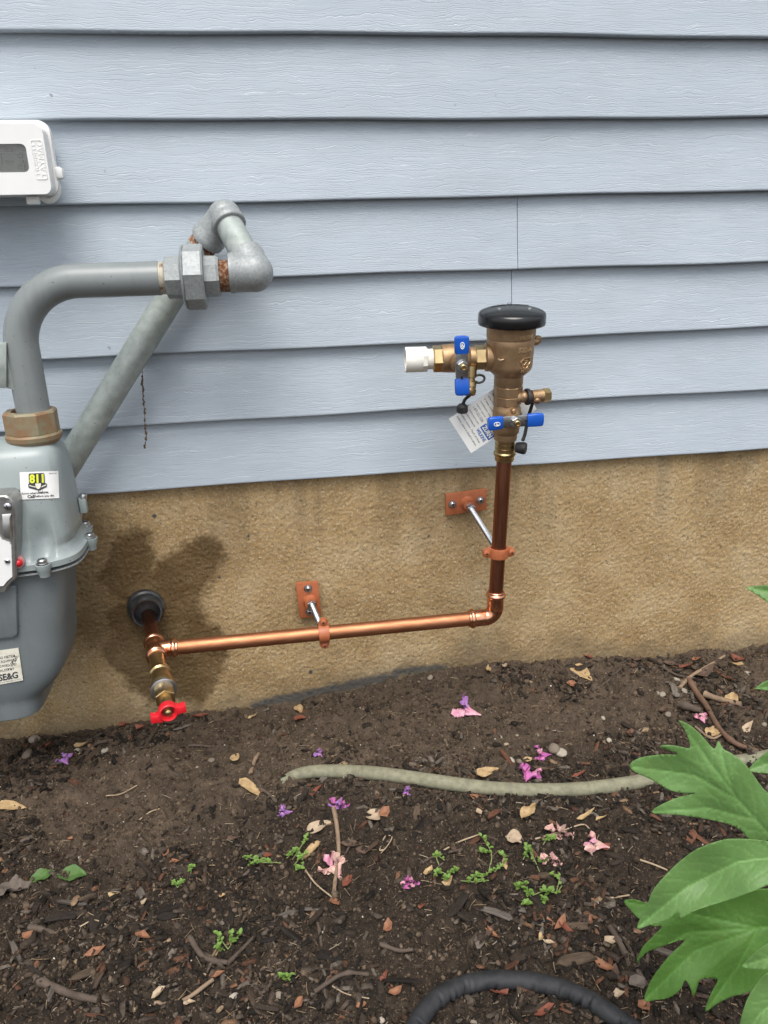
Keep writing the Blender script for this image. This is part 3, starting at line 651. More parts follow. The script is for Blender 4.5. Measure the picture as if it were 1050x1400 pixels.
# test cock below the branch
c0 = VP_(643, 506, 0.004); c1 = VP_(642, 541, 0.012); td = (c1-c0).normalized(); tl = (c1-c0).length
tc = MB(); tc.lathe(c0, td, [(-0.006, 0.0105), (tl*0.28, 0.0100), (tl*0.30, 0.0078), (tl*0.42, 0.0078), (tl*0.45, 0.0095), (tl*0.62, 0.0098), (tl*0.64, 0.0082), (tl*0.72, 0.0082), (tl*0.74, 0.0098), (tl*0.88, 0.0098), (tl*0.98, 0.0085), (tl, 0.0075)], 24); tck = build(tc, 'test_cock', m_brass, vb)
build(MB().tube([c0+td*(tl*0.36)+vr*0.006 + vr*(0.0085*(1-math.cos(a)))/1 + td*(0.006*math.sin(a)) for a in [i*math.pi*2/18 for i in range(19)]], 0.0019, 8), 'tether_loop', m_rub, vb)
tb = MB(); tb.tube(smooth_path([VP_(650, 521, 0.010), VP_(646, 536, 0.004), VP_(636, 546, 0.002), VP_(633, 553, 0.002)]), 0.0030, 10, flat=(1, 0.5)); q = VP_(632, 559, 0.002); tb.lathe(q + vax*0.008, -vax, [(0, 0.005), (0.004, 0.0088), (0.012, 0.0092), (0.014, 0.0075)], 20); build(tb, 'test_cock_cap', m_rub, vb)
# test cock to the right
d0 = VP_(709, 543.5, 0.016); d1 = VP_(751, 540, 0.012); kd = (d1-d0).normalized(); kl = (d1-d0).length
build(MB().lathe(VP_(706, 543, 0.002), (d0-VP_(706, 543, 0.002)).normalized(), [(0, 0.010), (0.012, 0.009), (0.016, 0.007), (0.018, 0.003)], 20).sphere(VP_(716, 542.5, 0.012), 0.0095), 'boss', m_bronze, vb)
build(MB().lathe(d0, kd, [(0.006, 0.006), (kl*0.40, 0.006), (kl*0.42, 0.0098), (kl*0.78, 0.0102), (kl*0.80, 0.009)], 24).lathe(d0+kd*(kl*0.55), (vn-Z*0.8).normalized(), [(0, 0.006), (0.011, 0.0055), (0.0125, 0.004), (0.0125, 0.002)], 16), 'right_test_cock', m_bronze, vb)
build(MB().hexn(d0, kd, kl*0.78, kl, 0.0112), 'test_cock_hex', m_brass, vb, ang=20)
build(MB().lathe(d0, kd, [(kl*0.24, 0.004), (kl*0.24, 0.0128), (kl*0.30, 0.0132), (kl*0.34, 0.0125), (kl*0.34, 0.004)], 24), 'washer', m_rub, vb)
t2 = MB(); t2.tube(smooth_path([VP_(729, 548, 0.010), VP_(722, 572, 0.006), VP_(718, 592, 0.010), VP_(714.5, 603, 0.014)]), 0.0030, 10, flat=(1, 0.5)); q = VP_(713.5, 610.5, 0.012)
t2.lathe(q - vr*0.006 + vn*0.004, (vr*0.75+vn*0.5).normalized(), [(-0.006, 0.005), (-0.005, 0.0078), (0.0, 0.0092), (0.007, 0.0100), (0.011, 0.0092), (0.012, 0.006)], 22); build(t2, 'test_cock_cap', m_rub, vb)

# paper tag hanging behind the valve
tg0 = VP_(613.5, 572.5, -0.020); tg1 = VP_(644.0, 619.5, -0.008); tg2 = VP_(714, 528, -0.024)
eS = (tg1-tg0); eL = (tg2-tg0); eL = eL - eS*(eL.dot(eS)/eS.length_squared); wS, wL = eS.length, eL.length
es, elg = eS.normalized(), eL.normalized(); tn = es.cross(elg).normalized(); tn = tn if tn.y < 0 else -tn
tgo = thing('hang_tag', 'white printed paper tag hanging behind the vacuum breaker valve', 'tag', tg0+elg*wL)
def tpt(s, l, h=0): return tg0 + es*(s*wS) + elg*(l*wL) + tn*(h + 0.006*math.sin(l*2.6) + 0.0015*math.sin(s*3+l*4))
mb = MB(); ns, nl = 8, 18; top = [[tpt(i/ns, j/nl, 0.0003) for i in range(ns+1)] for j in range(nl+1)]; bot = [[tpt(i/ns, j/nl, -0.0003) for i in range(ns+1)] for j in range(nl+1)]
mb.rings([t_ + b_[::-1] for t_, b_ in zip(top, bot)]); build(mb, 'card', m_paper, tgo, ang=60)
# text runs along the short side, its top towards the valve
def trow(mb, s, l, size, wd, bold=0.0, sc_=0.5):
    V, F = text_geo(s, size, bold); k = wd/(max(p.x for p in V)-min(p.x for p in V))
    mb.add([tpt(sc_ + p.x*k/wS, l + p.y/wL, 0.0007) for p in V], F)
ti = MB()
rows = ['ATTENTION INSTALLER', 'After installation a completed form', 'must be given to the owner of', 'this water system. Test valve', 'when first put into service and', 'at least once each year after', 'installation. Use only genuine', 'repair parts. Call toll free', '1-877-222-5356', 'www.zurn.com', 'Keep valve from freezing, drain', 'before winter. Flush all lines', 'before valve is fitted in place']
for i, s in enumerate(rows):
    l_ = 0.80-i*0.058; near_logo = 0.19 < l_ < 0.36
    trow(ti, s, l_, 0.0040 if i != 8 else 0.0062, wS*((0.42 if near_logo else 0.84)), 0.0, 0.29 if near_logo else 0.48)
build(ti, 'small_print', m_ink, tgo, smooth=False)
tb_ = MB(); qd = [tpt(0.58, 0.27, 0.0006), tpt(0.97, 0.27, 0.0006), tpt(0.97, 0.36, 0.0006), tpt(0.58, 0.36, 0.0006)]; tb_.add(qd, [(0, 1, 2, 3)])
trow(tb_, 'WILKINS', 0.225, 0.0080, wS*0.36, 0.0002, 0.76)
lo_ = build(tb_, 'logo', m_inkb, tgo, smooth=False)
tw = MB(); V, F = text_geo('ZURN', 0.0105, 0.0004); k = wS*0.33/(max(p.x for p in V)-min(p.x for p in V)); tw.add([tpt(0.775+p.x*k/wS, 0.315+p.y/wL, 0.0011) for p in V], F); build(tw, 'logo_lettering', m_inkw, lo_, smooth=False)

# ================================================================== GAS METER
DM = 0.14
DR = DM - 0.045; gf = P(128, 728, DR); zf = gf.z; xo = P(48, 575, DM).x; xc = xo - 0.135; WF = gf.x - xc
lo, hi = 0.0, 0.25
for _ in range(40):
    hd_ = (lo+hi)/2
    if P(60, 776, DM+hd_).z > zf: hi = hd_
    else: lo = hd_
HD = hd_
zt = P(60, 598, DM).z
print('meter', xc, WF, HD, zf, zt)
def secw(px, py, D): return P(px, py, D).x - xc
def sup(hw, hd, n, z, N=64, yoff=0.0, fn=None):
    r = []
    for j in range(N):
        a = 2*math.pi*j/N; c, s_ = math.cos(a), math.sin(a)
        x = math.copysign(abs(c)**(2/n), c)*hw; y = math.copysign(abs(s_)**(2/n), s_)*hd
        p = Vector((xc+x, -DM-yoff+y, z)); r.append(fn(p, a) if fn else p)
    return r
HT = zt - zf
# (fraction of height, half width, half depth, exponent, forward shift)
wt = secw(93, 606, DR)
UP = [(-0.035, WF-0.004, HD-0.004, 4.2, 0), (-0.03, WF, HD, 4.2, 0), (0.022, WF, HD, 4.2, 0), (0.030, WF-0.0015, HD-0.0015, 4.2, 0), (0.038, WF-0.0035, HD-0.0035, 4.2, 0), (0.055, WF-0.0062, HD-0.0058, 4.2, 0), (0.08, WF-0.0090, HD-0.0085, 4.3, 0), (0.12, WF-0.0118, HD-0.0115, 4.4, 0), (0.20, secw(118, 702, DR)-0.002, HD-0.0165, 4.6, 0),
      (0.40, secw(111, 668, DR)-0.001, HD-0.0220, 4.8, 0), (0.62, secw(105, 642, DR)-0.001, HD-0.0265, 5, 0), (0.80, wt+0.004, HD-0.031, 5, 0), (0.90, wt+0.001, HD-0.036, 5, 0), (0.955, wt-0.005, HD-0.043, 5, 0), (0.985, wt-0.013, HD-0.054, 4.6, 0), (1.0, wt-0.028, HD-0.070, 4.2, 0), (1.003, 0.001, 0.001, 3, 0)]
def upf(h):
    for i in range(len(UP)-1):
        if UP[i][0] <= h <= UP[i+1][0]:
            t_ = (h-UP[i][0])/(UP[i+1][0]-UP[i][0]); return [UP[i][k]*(1-t_)+UP[i+1][k]*t_ for k in range(5)]
    return UP[-1]
scx = P(55, 752, DM+HD-0.006).x
def pocket(h):                    # hollow in the casing above the front screw
    def f(p, a):
        if p.y < -DM - HD*0.5 and h > 0.03:
            u = (p.x-scx)/0.0165
            d_ = max(0.0, 1-u*u)**1.2*float(sm(0.46, 0.16, h))*0.0125
            p = p + Y*d_
        return p
    return f
hs_ = sorted(set([u[0] for u in UP] + [0.068, 0.10, 0.14, 0.16, 0.18, 0.22, 0.24, 0.26, 0.28, 0.30, 0.32, 0.34, 0.36, 0.38, 0.42, 0.44, 0.46, 0.5, 0.56, 0.7]))
meter = thing('gas_meter', 'grey enamelled gas meter with rounded casing standing in front of the house wall', 'gas meter', (xc, -DM, P(60, 974, DM+HD-0.012).z))
mb = MB(); mb.rings([sup(upf(h)[1], upf(h)[2], upf(h)[3], zf+h*HT, 360, 0, pocket(h)) for h in hs_]); build(mb, 'upper_casing', m_mgrey, meter, ang=32)
mb = MB(); mb.rings([sup(WF+0.0004, HD+0.0004, 4.2, zf-0.010*HT/0.15+dz_, 120) for dz_ in (-0.0006, 0.0008)]); build(mb, 'gasket', m_galv, meter)
DL = DM + HD*0.55
LOW = [(735, 108, 0.012), (790, 109, 0.012), (850, 108, 0.012), (878, 105.5, 0.0125), (898, 101, 0.013), (915, 93.5, 0.014), (928, 85, 0.016), (938, 75, 0.018), (945, 67, 0.020), (950, 63.5, 0.021), (957, 62.5, 0.021), (966, 62.5, 0.021), (971, 62, 0.0215), (973, 60, 0.024)]
rs = []; zl = []
for py, px, ind in LOW:
    z = P(px, py, DL).z if py > 735 else zf-0.004
    rs.append(sup(secw(px, max(py, 790), DM-0.03+0.06*float(sm(840, 945, py))), HD-ind, 4.6, z, 120)); zl.append(z)
print([(round(r[0].x-xc,3), round(r[0].z,3), round(max(-p.y for p in r),3)) for r in rs])
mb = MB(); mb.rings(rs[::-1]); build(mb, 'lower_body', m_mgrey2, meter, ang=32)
def meter_hit(px, py, rng_=(0.42, 0.10)):     # where a ray meets the casing
    D = rng_[0]
    while D > rng_[1]:
        p = P(px, py, D)
        if p.z >= zf-0.03*HT: w_, d_, n_ = upf((p.z-zf)/HT)[1:4] if p.z < zt else (0.0001, 0.0001, 3)
        else:
            w_, d_, n_ = WF-0.02, HD-0.012, 4.6
            for i in range(len(zl)-1):
                if zl[i+1] <= p.z <= zl[i]: d_ = HD-(LOW[i][2]*(1-(zl[i]-p.z)/(zl[i]-zl[i+1]+1e-9)) + LOW[i+1][2]*((zl[i]-p.z)/(zl[i]-zl[i+1]+1e-9)))
        if abs((p.x-xc)/w_)**n_ + abs((p.y+DM)/d_)**n_ <= 1: return p
        D -= 0.0006
    return P(px, py, DM+HD-0.01)
def patch(quad, nu=14, nv=10):      # a label that follows the casing: corners tl, tr, br, bl in the photograph
    corner = [Vector(q) for q in quad]; g = {}
    for i in range(nu+1):
        for j in range(nv+1):
            u, v = i/nu, j/nv
            q = (corner[0]*(1-u)+corner[1]*u)*(1-v) + (corner[3]*(1-u)+corner[2]*u)*v
            g[i, j] = meter_hit(q.x, q.y)
    def at(u, v, h=0.0):
        u = min(max(u, 0), 0.9999); v = min(max(v, 0), 0.9999); i, j = int(u*nu), int(v*nv); a, b_ = u*nu-i, v*nv-j
        p = (g[i, j]*(1-a)+g[i+1, j]*a)*(1-b_) + (g[i, j+1]*(1-a)+g[i+1, j+1]*a)*b_
        return p + Vector((0, -1, 0.1))*(0.0016+h)
    mb = MB(); mb.add([at(i/nu, j/nv) for j in range(nv+1) for i in range(nu+1)], [(j*(nu+1)+i, j*(nu+1)+i+1, (j+1)*(nu+1)+i+1, (j+1)*(nu+1)+i) for j in range(nv) for i in range(nu)])
    mb.add([at(i/nu, j/nv, -0.0006) for j in range(nv+1) for i in range(nu+1)], [(j*(nu+1)+i, j*(nu+1)+i+1, (j+1)*(nu+1)+i+1, (j+1)*(nu+1)+i) for j in range(nv) for i in range(nu)])
    return mb, at
def ptext(mb, at, s, u, v, wd, ht, bold=0.0, h=0.0004, fat=0):
    V, F = text_geo(s, 1.0, bold); x0 = min(p.x for p in V); x1 = max(p.x for p in V); y0 = min(p.y for p in V); y1 = max(p.y for p in V)
    mb.add([at(u + ((p.x-x0)/(x1-x0)-0.5)*wd, v - ((p.y-y0)/(y1-y0)-0.5)*ht, h) for p in V], F)
mb, at = patch([(27.2, 645.5), (80, 643.6), (81.4, 680.6), (29, 682.8)])
st = build(mb, 'call_sticker', m_paper, meter); st['label'] = 'white 811 call before you dig sticker'
mb = MB()
for pl in ([(0.235, 0.10), (0.26, 0.05), (0.62, 0.05), (0.645, 0.10), (0.645, 0.42), (0.62, 0.46), (0.26, 0.46), (0.235, 0.42)], [(0.21, 0.44), (0.26, 0.42), (0.44, 0.46), (0.46, 0.68), (0.22, 0.57)], [(0.44, 0.46), (0.66, 0.42), (0.70, 0.46), (0.69, 0.57), (0.50, 0.69), (0.46, 0.68)]):
    mb.add([at(u, v, 0.0010) for u, v in pl], [tuple(range(len(pl)))])
ptext(mb, at, "Know what's", 0.24, 0.775, 0.42, 0.075, 0.02); ptext(mb, at, 'below.', 0.60, 0.755, 0.28, 0.11, 0.03); ptext(mb, at, 'Call', 0.27, 0.90, 0.19, 0.12, 0.04); ptext(mb, at, 'before you dig.', 0.63, 0.905, 0.50, 0.11, 0.02); ptext(mb, at, 'alltel.com', 0.86, 0.075, 0.20, 0.05, 0)
build(mb, 'sticker_lettering', m_ink, st, smooth=False)
mb = MB(); ptext(mb, at, '811', 0.44, 0.245, 0.37, 0.33, 0.045, 0.0016); build(mb, 'sticker_number', m_yel, st, smooth=False)
mb = MB(); pl = [(0.40, 0.42), (0.55, 0.42), (0.545, 0.53), (0.515, 0.60), (0.475, 0.63), (0.435, 0.60), (0.405, 0.53)]; mb.add([at(u, v, 0.0017) for u, v in pl], [tuple(range(7))])
for pl in ([(0.24, 0.47), (0.39, 0.53), (0.42, 0.58), (0.25, 0.51)], [(0.67, 0.47), (0.57, 0.53), (0.55, 0.58), (0.68, 0.51)]): mb.add([at(u, v, 0.0015) for u, v in pl], [(0, 1, 2, 3)])
build(mb, 'sticker_shovel', m_stained, st, smooth=False)
mb, at = patch([(-46, 895), (25.6, 885.2), (32, 929.5), (-40, 943)])
st = build(mb, 'utility_label', m_stained, meter); st['label'] = 'stained and scratched white utility label'
mb = MB(); ptext(mb, at, 'PSE&G', 0.70, 0.80, 0.44, 0.20, 0.03)
for i, (s, u, wd) in enumerate([('GAS METER', 0.74, 0.36), ('THIS EQUIPMENT', 0.73, 0.44), ('IS OWNED AND', 0.73, 0.38), ('SEALED BY', 0.70, 0.34)]): ptext(mb, at, s, u, 0.22+i*0.125, wd, 0.075, 0.0)
ptext(mb, at, 'report any damage at once', 0.72, 0.945, 0.5, 0.035, 0)
for k in range(26):
    u = 0.78+0.20*k/26+random.uniform(-0.05, 0.03); v = 0.62-0.45*k/26+random.uniform(-0.06, 0.08)
    q = [at(u+math.cos(a_)*random.uniform(0.006, 0.016), v+math.sin(a_)*random.uniform(0.01, 0.022), 0.0005) for a_ in (0, 1.3, 2.4, 3.5, 4.6, 5.5)]; mb.add(q, [tuple(range(6))])
build(mb, 'label_lettering', m_ink, st, smooth=False)
# screws and bosses round the flange
def flange_screw(px, py, D, r=0.0075):
    c = P(px, py, D); c.z = zf + 0.030*HT
    mb = MB(); mb.lathe(c, -Z, [(0.0005, 0.0085), (0.001, 0.0105), (0.0075, 0.0105), (0.012, 0.0085), (0.020, 0.0072), (0.021, 0.004)], 22); build(mb, 'flange_boss', m_mgrey, meter)
    s_ = build(MB().lathe(c, Z, [(0, r*1.25), (0.0012, r*1.25), (0.0012, r), (0.0055, r*0.95), (0.007, r*0.7)], 18), 'screw', m_steel, meter)
    build(MB().box(c+Z*0.0071, X*r*0.6+Y*r*0.2, Y*0.0009, Z*0.0003), 'slot', m_dark, s_, smooth=False)
flange_screw(55, 753, DM+HD-0.004)
flange_screw(120, 716, DM-0.01); flange_screw(113, 694, DM-HD*0.75)
# seam lug on the right shoulder
q = P(114, 690, DM-0.02); build(MB().box(q, X*0.0055, Z*0.013, Y*0.006), 'shoulder_lug', m_mgrey, meter, bevel=0.0025)
sc_c = P(113.5, 679, DM-0.02); build(MB().lathe(sc_c, (Z+X*0.3).normalized(), [(-0.004, 0.006), (0.002, 0.006), (0.005, 0.0045)], 16), 'screw', m_steel, meter)
# index cover at the left edge
IC = meter_hit(12, 760).y; DI = -IC + 0.022
def outl(pts, D): return [P(a, b_, D) for a, b_ in pts]
pts = [(-70, 680), (8, 678), (14.5, 681), (18.5, 688), (20, 700), (22.2, 752), (22.4, 780), (21.5, 792), (16, 797), (10.5, 803), (8.5, 810), (-70, 816)]
mb = MB(); b1 = outl(pts, DI); mb.rings([[p+Y*0.040 for p in b1], [p+Y*0.002 for p in b1], [p*1.0+(Vector((b1[0].x, 0, 0))*0) for p in [q_ + (Vector((xc, q_.y, P(0, 745, DI).z))-q_)*0.018 for q_ in b1]]]); ic = build(mb, 'index_cover', m_alum, meter, ang=30)
pts2 = [(-70, 733), (0, 733), (4, 738.5), (13.5, 741.5), (15.5, 745), (17.2, 788), (10, 794), (5, 800.5), (-70, 806)]
mb = MB(); b2 = outl(pts2, DI+0.001); mb.rings([[p+Y*0.003 for p in b2], [p-Y*0.0015 for p in b2]]); build(mb, 'white_plate', m_white, ic, ang=30)
pts3 = [(3, 703), (15.5, 702), (17, 738), (9, 738), (3.5, 733)]
mb = MB(); b3 = outl(pts3, DI+0.001); cen = sum(b3, Vector())/5; mb.rings([[p-Y*0.0005 for p in b3], [p+(cen-p)*0.25-Y*0.004 for p in b3]]); build(mb, 'cover_boss', m_alum, ic, ang=60)
for px, py, r_ in ((10.5, 692.5, 0.0052), (10.2, 767, 0.0040)):
    c = P(px, py, DI+0.0018); s_ = build(MB().lathe(c, -Y, [(0, r_), (0.0015, r_), (0.003, r_*0.6)], 16), 'screw', m_steel, ic)
    build(MB().box(c-Y*0.0028, X*r_*0.6, Z*0.0006, Y*0.0004).box(c-Y*0.0029, X*0.0006, Z*r_*0.6, Y*0.0004), 'cross_slot', m_dark, s_, smooth=False)
m_pink = M('faded_red_ring', (0.55, 0.26, 0.27), (0.48, 0.2, 0.2), 0.4, 0, 40, 0.05)
c = P(24.5, 768.5, DI-0.010); pg = build(MB().lathe(c, (-Y+X*0.5).normalized(), [(-0.016, 0.009), (0.001, 0.0095), (0.003, 0.0085), (0.004, 0.0060)], 20), 'seal_ring', m_pink, meter)
build(MB().sphere(c+(-Y+X*0.5).normalized()*0.003, 0.0058), 'seal_plug', m_red, pg)
q = [P(a, b_, DI-0.018) for a, b_ in ((-40, 812), (11.5, 808), (12.3, 829), (9, 832), (-40, 836))]
mb = MB(); mb.rings([[p+Y*0.008 for p in q], [p for p in q]]); tg = build(mb, 'index_tag', m_stained, meter, bevel=0.0008)
q = [P(a, b_, DI-0.018+0.0004) for a, b_ in ((-40, 816), (10, 812.5), (10.2, 819.5), (-40, 826))]; build(MB().add(q, [(0, 1, 2, 3)]).add([p+Y*0.0003 for p in q], [(0, 1, 2, 3)]), 'red_stripe', m_red, tg, smooth=False)
q = [P(a, b_, DM+HD-0.006) for a, b_ in ((-60, 806), (22, 800), (24, 868), (18, 873), (-60, 882))]
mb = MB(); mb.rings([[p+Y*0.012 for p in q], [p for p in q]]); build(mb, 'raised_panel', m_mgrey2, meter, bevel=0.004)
# union nut on top of the meter
nO = P(47.5, 600, DM); nO.z -= 0.004
def hz_at(py): return P(47.5, py, DM).z - nO.z
mb = MB(); mb.lathe(nO, Z, [(0, 0.034), (0.006, 0.0385), (0.012, 0.0392), (0.015, 0.0375)], 40); mb.lathe(nO, Z, [(0.012, 0.0345), (0.016, 0.0375), (0.044, 0.0375), (0.047, 0.0355), (0.047, 0.0265), (0.040, 0.0258)], 8, phase=R(27)); build(mb, 'union_nut', m_rustb, meter, ang=25)

# ================================================================== GAS PIPE
RG = 0.0232
gp = thing('gas_pipe', 'grey gas pipe bending up from the meter to a galvanized union and slanting pipe', 'gas pipe', P(46, 560, DM))
bx = xo; zh = P(200, 381, DM).z
Cx, Rb = bx + 0.088, 0.088
pts = [Vector((bx, -DM, nO.z+0.030)), Vector((bx, -DM, zh-Rb))] + [Vector((Cx-Rb*math.cos(a), -DM, zh-Rb+Rb*math.sin(a))) for a in [i*math.pi/2/16 for i in range(1, 17)]]
xe = P(219, 381, DM).x; pts.append(Vector((xe, -DM, zh)))
build(MB().tube(pts, RG, 36), 'bent_pipe', m_pgrey, gp)
hx_ = Vector((1, 0, 0)); gO = Vector((xe, -DM, zh))
def GX(px): return P(px, 380, DM).x - xe
def threads(mb, O, ax, a, b_, r, pitch=0.0021, n=28):
    pr = []; h = a
    while h < b_: pr += [(h, r), (h+pitch*0.5, r-0.0011)]; h += pitch
    mb.lathe(O, ax, pr, n)
mb = MB(); threads(mb, gO, X, GX(217), GX(229), RG-0.0006); build(mb, 'pipe_thread', m_thr, gp)
mb = MB(); mb.lathe(gO, X, [(GX(227), 0.0262), (GX(228), 0.0285), (GX(248), 0.0290), (GX(251), 0.0275)], 8, phase=R(4)); build(mb, 'union_body', m_galv, gp, ang=22)
mb = MB(); mb.lathe(gO, X, [(GX(249.5), 0.036), (GX(251.5), 0.0425), (GX(253), 0.0435), (GX(254), 0.0425)], 40); build(mb, 'union_rim', m_galv, gp)
mb = MB(); mb.lathe(gO, X, [(GX(253), 0.0425), (GX(255), 0.0448), (GX(278), 0.0448), (GX(280.5), 0.0425)], 8, phase=R(-6)); build(mb, 'union_nut', m_galv, gp, ang=22)
mb = MB(); mb.lathe(gO, X, [(GX(279), 0.0275), (GX(281), 0.0288), (GX(297), 0.0285), (GX(300.5), 0.0262)], 8, phase=R(10)); build(mb, 'union_tail', m_galv, gp, ang=22)
mb = MB(); threads(mb, gO, X, GX(299), GX(316), RG-0.0008, 0.0024); build(mb, 'rusty_nipple', m_rust, gp)
# elbow 1 and the nipple back to the wall
E1 = P(347.5, 372.5, DM); N2 = P(309, 300, 0.062); nd = (N2-E1).normalized()
mb = MB(); mb.lathe(E1, -X, [(0.0, 0.0268), (E1.x-P(321, 380, DM).x, 0.0268), (E1.x-P(319, 380, DM).x, 0.0280), (E1.x-P(314.5, 380, DM).x, 0.0276), (E1.x-P(313.5, 380, DM).x, 0.022)], 40)
mb.sphere(E1, 0.0272, 32, 20); mb.lathe(E1, nd, [(0, 0.0266), (0.022, 0.0258), (0.027, 0.0268), (0.034, 0.0262), (0.035, 0.018)], 40)
build(mb, 'elbow', m_galv, gp, ang=60)
build(MB().lathe(E1, nd, [(0.02, 0.0203), ((N2-E1).length, 0.0203)], 36), 'nipple', m_galvp, gp)
C2 = P(297, 305, 0.040); dg = (P(120, 590, 0.045)-P(268, 352, 0.038)).normalized()
mb = MB(); mb.lathe(N2, nd, [(-0.016, 0.0195), (-0.0165, 0.0240), (-0.015, 0.0256), (-0.007, 0.0258), (-0.003, 0.0244), (0.006, 0.0244)], 40); mb.sphere(N2+nd*0.005, 0.0250, 32, 20)
e2e = P(283, 328, 0.037); el_o = N2+nd*0.005; el_d = (e2e-el_o).normalized(); el_l = (e2e-el_o).length; mb.lathe(el_o, el_d, [(0, 0.0244), (el_l-0.012, 0.0240), (el_l-0.010, 0.0262), (el_l, 0.0258), (el_l+0.001, 0.019)], 40)
build(mb, 'elbow', m_galv, gp, ang=60)
dd_ = el_d
mb = MB(); threads(mb, e2e, dd_, -0.004, 0.022, 0.0216, 0.0026); build(mb, 'rusty_nipple', m_rust, gp)
d_a = e2e + dd_*0.018; d_b = P(100, 622, 0.045); d_e = d_b + (d_b-d_a).normalized()*0.28
build(MB().tube([d_a, d_a+(d_b-d_a)*0.5, d_b, d_e], 0.0215, 36), 'slanting_pipe', m_galvp, gp)
# welded bracket at the left
mb = MB(); q = [P(a, b_, DM+0.020) for a, b_ in ((-60, 471), (9.5, 468), (9.5, 530), (-60, 533))]; mb.extr(q, Y, 0.006); q = [P(a, b_, DM+0.012) for a, b_ in ((9.9, 467), (17, 466), (27, 461), (27, 538), (16, 531), (9.9, 529.5))]; mb.extr(q, Y, 0.010); build(mb, 'bracket', m_galvp, gp, bevel=0.0012)

# thread of dead insects and debris hanging from the slanting pipe
tq = [(194, 500), (194.5, 512), (194, 524), (196, 532), (195.5, 543), (197, 556), (198, 570), (198.5, 585), (200.5, 596), (198.5, 606), (197, 613)]
A0 = P(194, 498, 0.030); mb = MB(); pts = [P(a, b_, 0.020 if i else 0.030) for i, (a, b_) in enumerate(tq)]
mb.tube(smooth_path(pts, 3), 0.0005, 6)
for k in range(95):
    t_ = random.uniform(0.12, 1.0)*(len(pts)-1); i = min(int(t_), len(pts)-2); p = pts[i].lerp(pts[i+1], t_-i); s_ = random.uniform(0.0006, 0.0016)
    mb.sphere(p+Vector((random.gauss(0, 0.0008), random.gauss(0, 0.0006), 0)), s_, 6, 4, (1, 0.8, 1.6))
m_crumb = M('brown_debris', (0.17, 0.105, 0.045), (0.04, 0.03, 0.022), 0.9, 0, 600, 0)
tag(build(mb, 'cobweb_thread', m_crumb, None, A0), 'thin brown thread of debris hanging below the slanting gas pipe against the siding', 'cobweb')

# ================================================================== WHITE OUTDOOR SOCKET BOX
DB = 0.088
bc = P(10, 215, 0.0); xr = P(75.2, 262, DB).x; ztop = P(40, 162, DB).z; zbot = P(0, 267, DB-0.02).z; xl = xr - 0.205
box_ = thing('socket_box', 'white weatherproof outdoor socket box with clear window, fixed to the siding', 'socket box', ((xl+xr)/2, 0, (ztop+zbot)/2))
def rrect(x0, x1, z0, z1, r, y, n=7, curve=0.0):
    o = []
    for cx_, cz_, a0_ in ((x1-r, z1-r, 0), (x0+r, z1-r, 90), (x0+r, z0+r, 180), (x1-r, z0+r, 270)):
        for i in range(n+1):
            a = R(a0_+90*i/n); o.append(Vector((cx_+r*math.cos(a), y, cz_+r*math.sin(a))))
    if curve:
        for p in o:
            if p.z < (z0+z1)/2: u = (p.x-(x0+x1)/2)/((x1-x0)/2); p.z += curve*(1-u*u)
    return o
mb = MB(); mb.rings([rrect(xl, xr-0.012, zbot+0.006, ztop-0.006, 0.012, -0.003), rrect(xl, xr-0.011, zbot+0.006, ztop-0.006, 0.012, -0.050), rrect(xl, xr, zbot-0.002, ztop+0.0015, 0.016, -0.053), rrect(xl, xr, zbot-0.002, ztop+0.0015, 0.016, -0.060), rrect(xl, xr, zbot-0.002, ztop+0.0015, 0.016, -0.064), rrect(xl+0.004, xr-0.004, zbot+0.002, ztop-0.003, 0.013, -0.065)], (True, True)); build(mb, 'box_base', m_white, box_, ang=30)
wx0, wx1, wz0, wz1 = xl+0.035, P(37.5, 215, DB).x, P(20, 235.5, DB).z, P(20, 196.5, DB).z
zl0 = P(62, 268, DB).z
o_out = [rrect(xl+0.004, xr-0.0035, zl0, ztop-0.0055, 0.013, y, 7, 0.009) for y in (-0.0655, -0.083, -0.0865)]
f1 = [p + (Vector(((xl+xr)/2, p.y, (zl0+ztop)/2))-p)*0.007 for p in rrect(xl+0.004, xr-0.0035, zl0, ztop-0.0055, 0.013, -DB, 7, 0.009)]
w1 = rrect(wx0, wx1, wz0, wz1, 0.007, -DB); w2 = rrect(wx0+0.001, wx1-0.001, wz0+0.001, wz1-0.001, 0.0065, -0.070)
mb = MB(); mb.rings(o_out + [f1, w1, w2], (False, False)); lid = build(mb, 'lid', m_white, box_, ang=40)
def glass():
    m, t, b = nodes('clear_window'); b.inputs['Base Color'].default_value = (0.75, 0.77, 0.75, 1); b.inputs['Transmission Weight'].default_value = 0.92; b.inputs['Roughness'].default_value = 0.06; b.inputs['IOR'].default_value = 1.45; return m
mb = MB(); mb.rings([rrect(wx0+0.0005, wx1-0.0005, wz0+0.0005, wz1-0.0005, 0.0066, -DB+0.0022), rrect(wx0+0.0005, wx1-0.0005, wz0+0.0005, wz1-0.0005, 0.0066, -DB+0.0032)]); build(mb, 'window', glass(), lid)
m_int = M('grey_socket_plate', (0.17, 0.175, 0.165), (0.12, 0.125, 0.118), 0.6, 0, 60, 0.05)
m_intd = M('dark_socket_parts', (0.05, 0.05, 0.05), None, 0.6, 0, 60, 0.05)
ww = wx1-wx0; wh = wz1-wz0
mb = MB(); mb.box(Vector(((wx0+wx1)/2, -0.0685, (wz0+wz1)/2)), X*(ww/2+0.004), Z*(wh/2+0.003), Y*0.001); soc = build(mb, 'socket_plate', m_int, box_)
